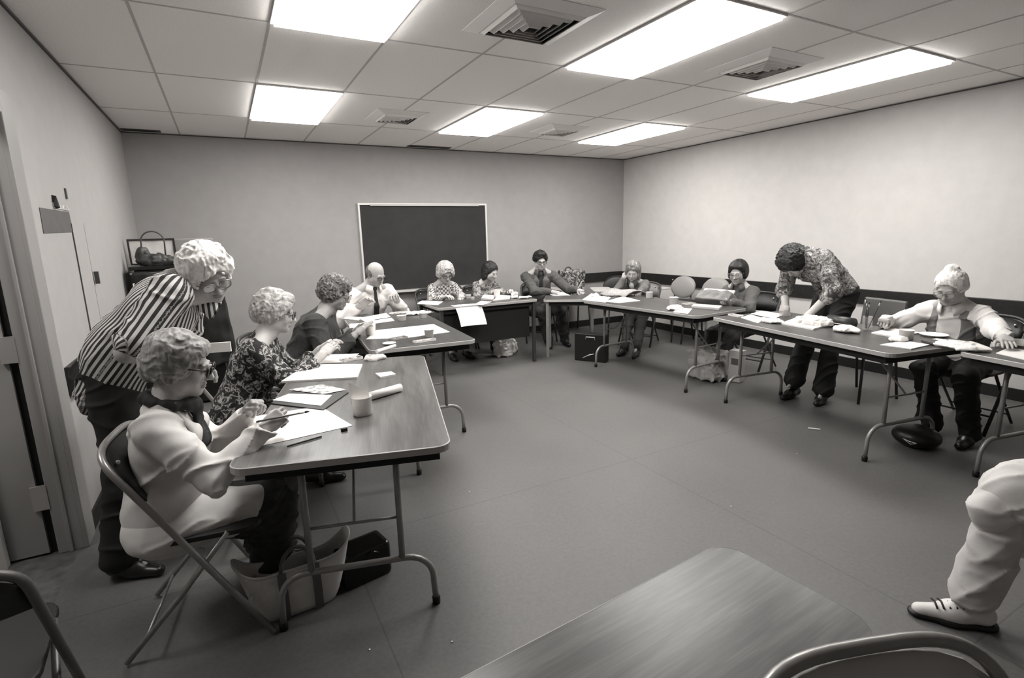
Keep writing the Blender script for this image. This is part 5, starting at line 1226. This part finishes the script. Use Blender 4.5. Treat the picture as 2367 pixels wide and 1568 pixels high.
# waistcoat of the elderly woman: open vest over the blouse
def waistcoat(p, m):
    F = Field(.007); s = p['s']; T = np.stack([p['Rs'], p['Fs'], p['u2']], 1); b = 1.15
    F.ell(p['C'], (.168 * s * b, .130 * s * b, .185 * s), T, .05); F.ell(p['W'] + p['F'] * .01, (.152 * s * b, .132 * s * b, .17 * s), T, .06)
    for q in (-1, 1): F.ell(p['C'] + p['Rs'] * q * .07 * s + p['Fs'] * .088 * s * b - p['u2'] * .03, (.078 * s, .070 * s, .078 * s), T, .05)
    F.cone(p['shR'], p['shL'], .064 * s, .064 * s, .04)
    F.ell(p['nb'] - p['u2'] * .0, (.095, .10, .085), T, .01, True)
    F.box(p['C'] + p['Fs'] * .2 - p['u2'] * .02, (.045, .14, .26), T, .02, .02, True)
    for q, k in ((1, 'shR'), (-1, 'shL')): F.box(p[k] + p['Rs'] * q * .09 - p['u2'] * .03, (.07, .15, .12), T, .02, .01, True)
    F.box(p['W'] - p['u2'] * .29, (.4, .4, .14), T, 0, .01, True)
    P_, Q = F.mesh(p['disp']); mesh_obj('waistcoat', P_, Q, m, p['root'])
waistcoat(Lp, mat('grey_waistcoat', .16, .85, noise=.1, nscale=40))
def shirt_front(p, m, w=.05, name='shirt_front'):
    F = Field(.006); s = p['s']; T = np.stack([p['Rs'], p['Fs'], p['u2']], 1)
    F.ell(p['C'] + p['Fs'] * .095 * s - p['u2'] * .0, (w * s, .045 * s, .14 * s), T, .02); F.cone(p['nb'] - p['u2'] * .07 + p['Fs'] * .03, p['nb'] - p['u2'] * .09 + p['Fs'] * .06, .05, .045, .02)
    P_, Q = F.mesh(); mesh_obj(name, P_, Q, m, p['root'])
shirt_front(Hp, mat('dark_shirt', .012, .7)); shirt_front(Ip, mat('pale_shirt', .45, .7), .03)
# white envelope in the standing woman's hand
w0 = Bp['wL']
tag(MB().box(w0 + V(.10, -.05, .01), (.055, .006, .022), rotz(-.2)).build('envelope', PAPER, loc=tuple(w0)), 'white envelope held low by the standing woman in stripes', 'envelope')
# coat draped over the knee of the person at the right edge
k = Mp['kn'][0][1]; F = Field(.008)
F.ell(k + V(.06, -.02, .03), (.13, .12, .075), None, .03); F.cone(k + V(-.09, .04, -.03), k + V(.10, -.03, -.20), .05, .04, .10); F.cone(k + V(.02, .0, .0), k + V(.20, -.05, -.16), .07, .05, .05)
P_, Q = F.mesh(Mp['disp']); mesh_obj('coat_fold', P_, Q, MATS['white_jacket'], Mp['root'])
# laces on the sneaker
an = Mp['kn'][0][2]; ff = yawv(132); rr = np.cross(ff, Z3)
for i in range(5):
    c = V(an[0], an[1], .086 - .0042 * i) + ff * (.035 + .020 * i); MB().tube([c - rr * .030 - V(0, 0, .010), c, c + rr * .030 - V(0, 0, .010)], .0035, 6).build('lace', black, Mp['root'], True)
G = Field(.005); ft = V(an[0], an[1], 0); f8 = yawv(132)
G.cone(ft - f8 * .045 + V(0, 0, .012), ft + f8 * .06 + V(0, 0, .012), .041, .043, .02, flat=(Z3, .5)); G.cone(ft + f8 * .06 + V(0, 0, .012), ft + f8 * .165 + V(0, 0, .012), .043, .031, .02, flat=(Z3, .5))
G.box(ft + V(0, 0, -.02), (.4, .4, .02), None, 0, .002, True); G.box(ft + V(0, 0, .12), (.4, .4, .097), None, 0, .002, True); P_, Q = G.mesh(); mesh_obj('sole', P_, Q, mat('black_rubber', .006, .5), Mp['root'])
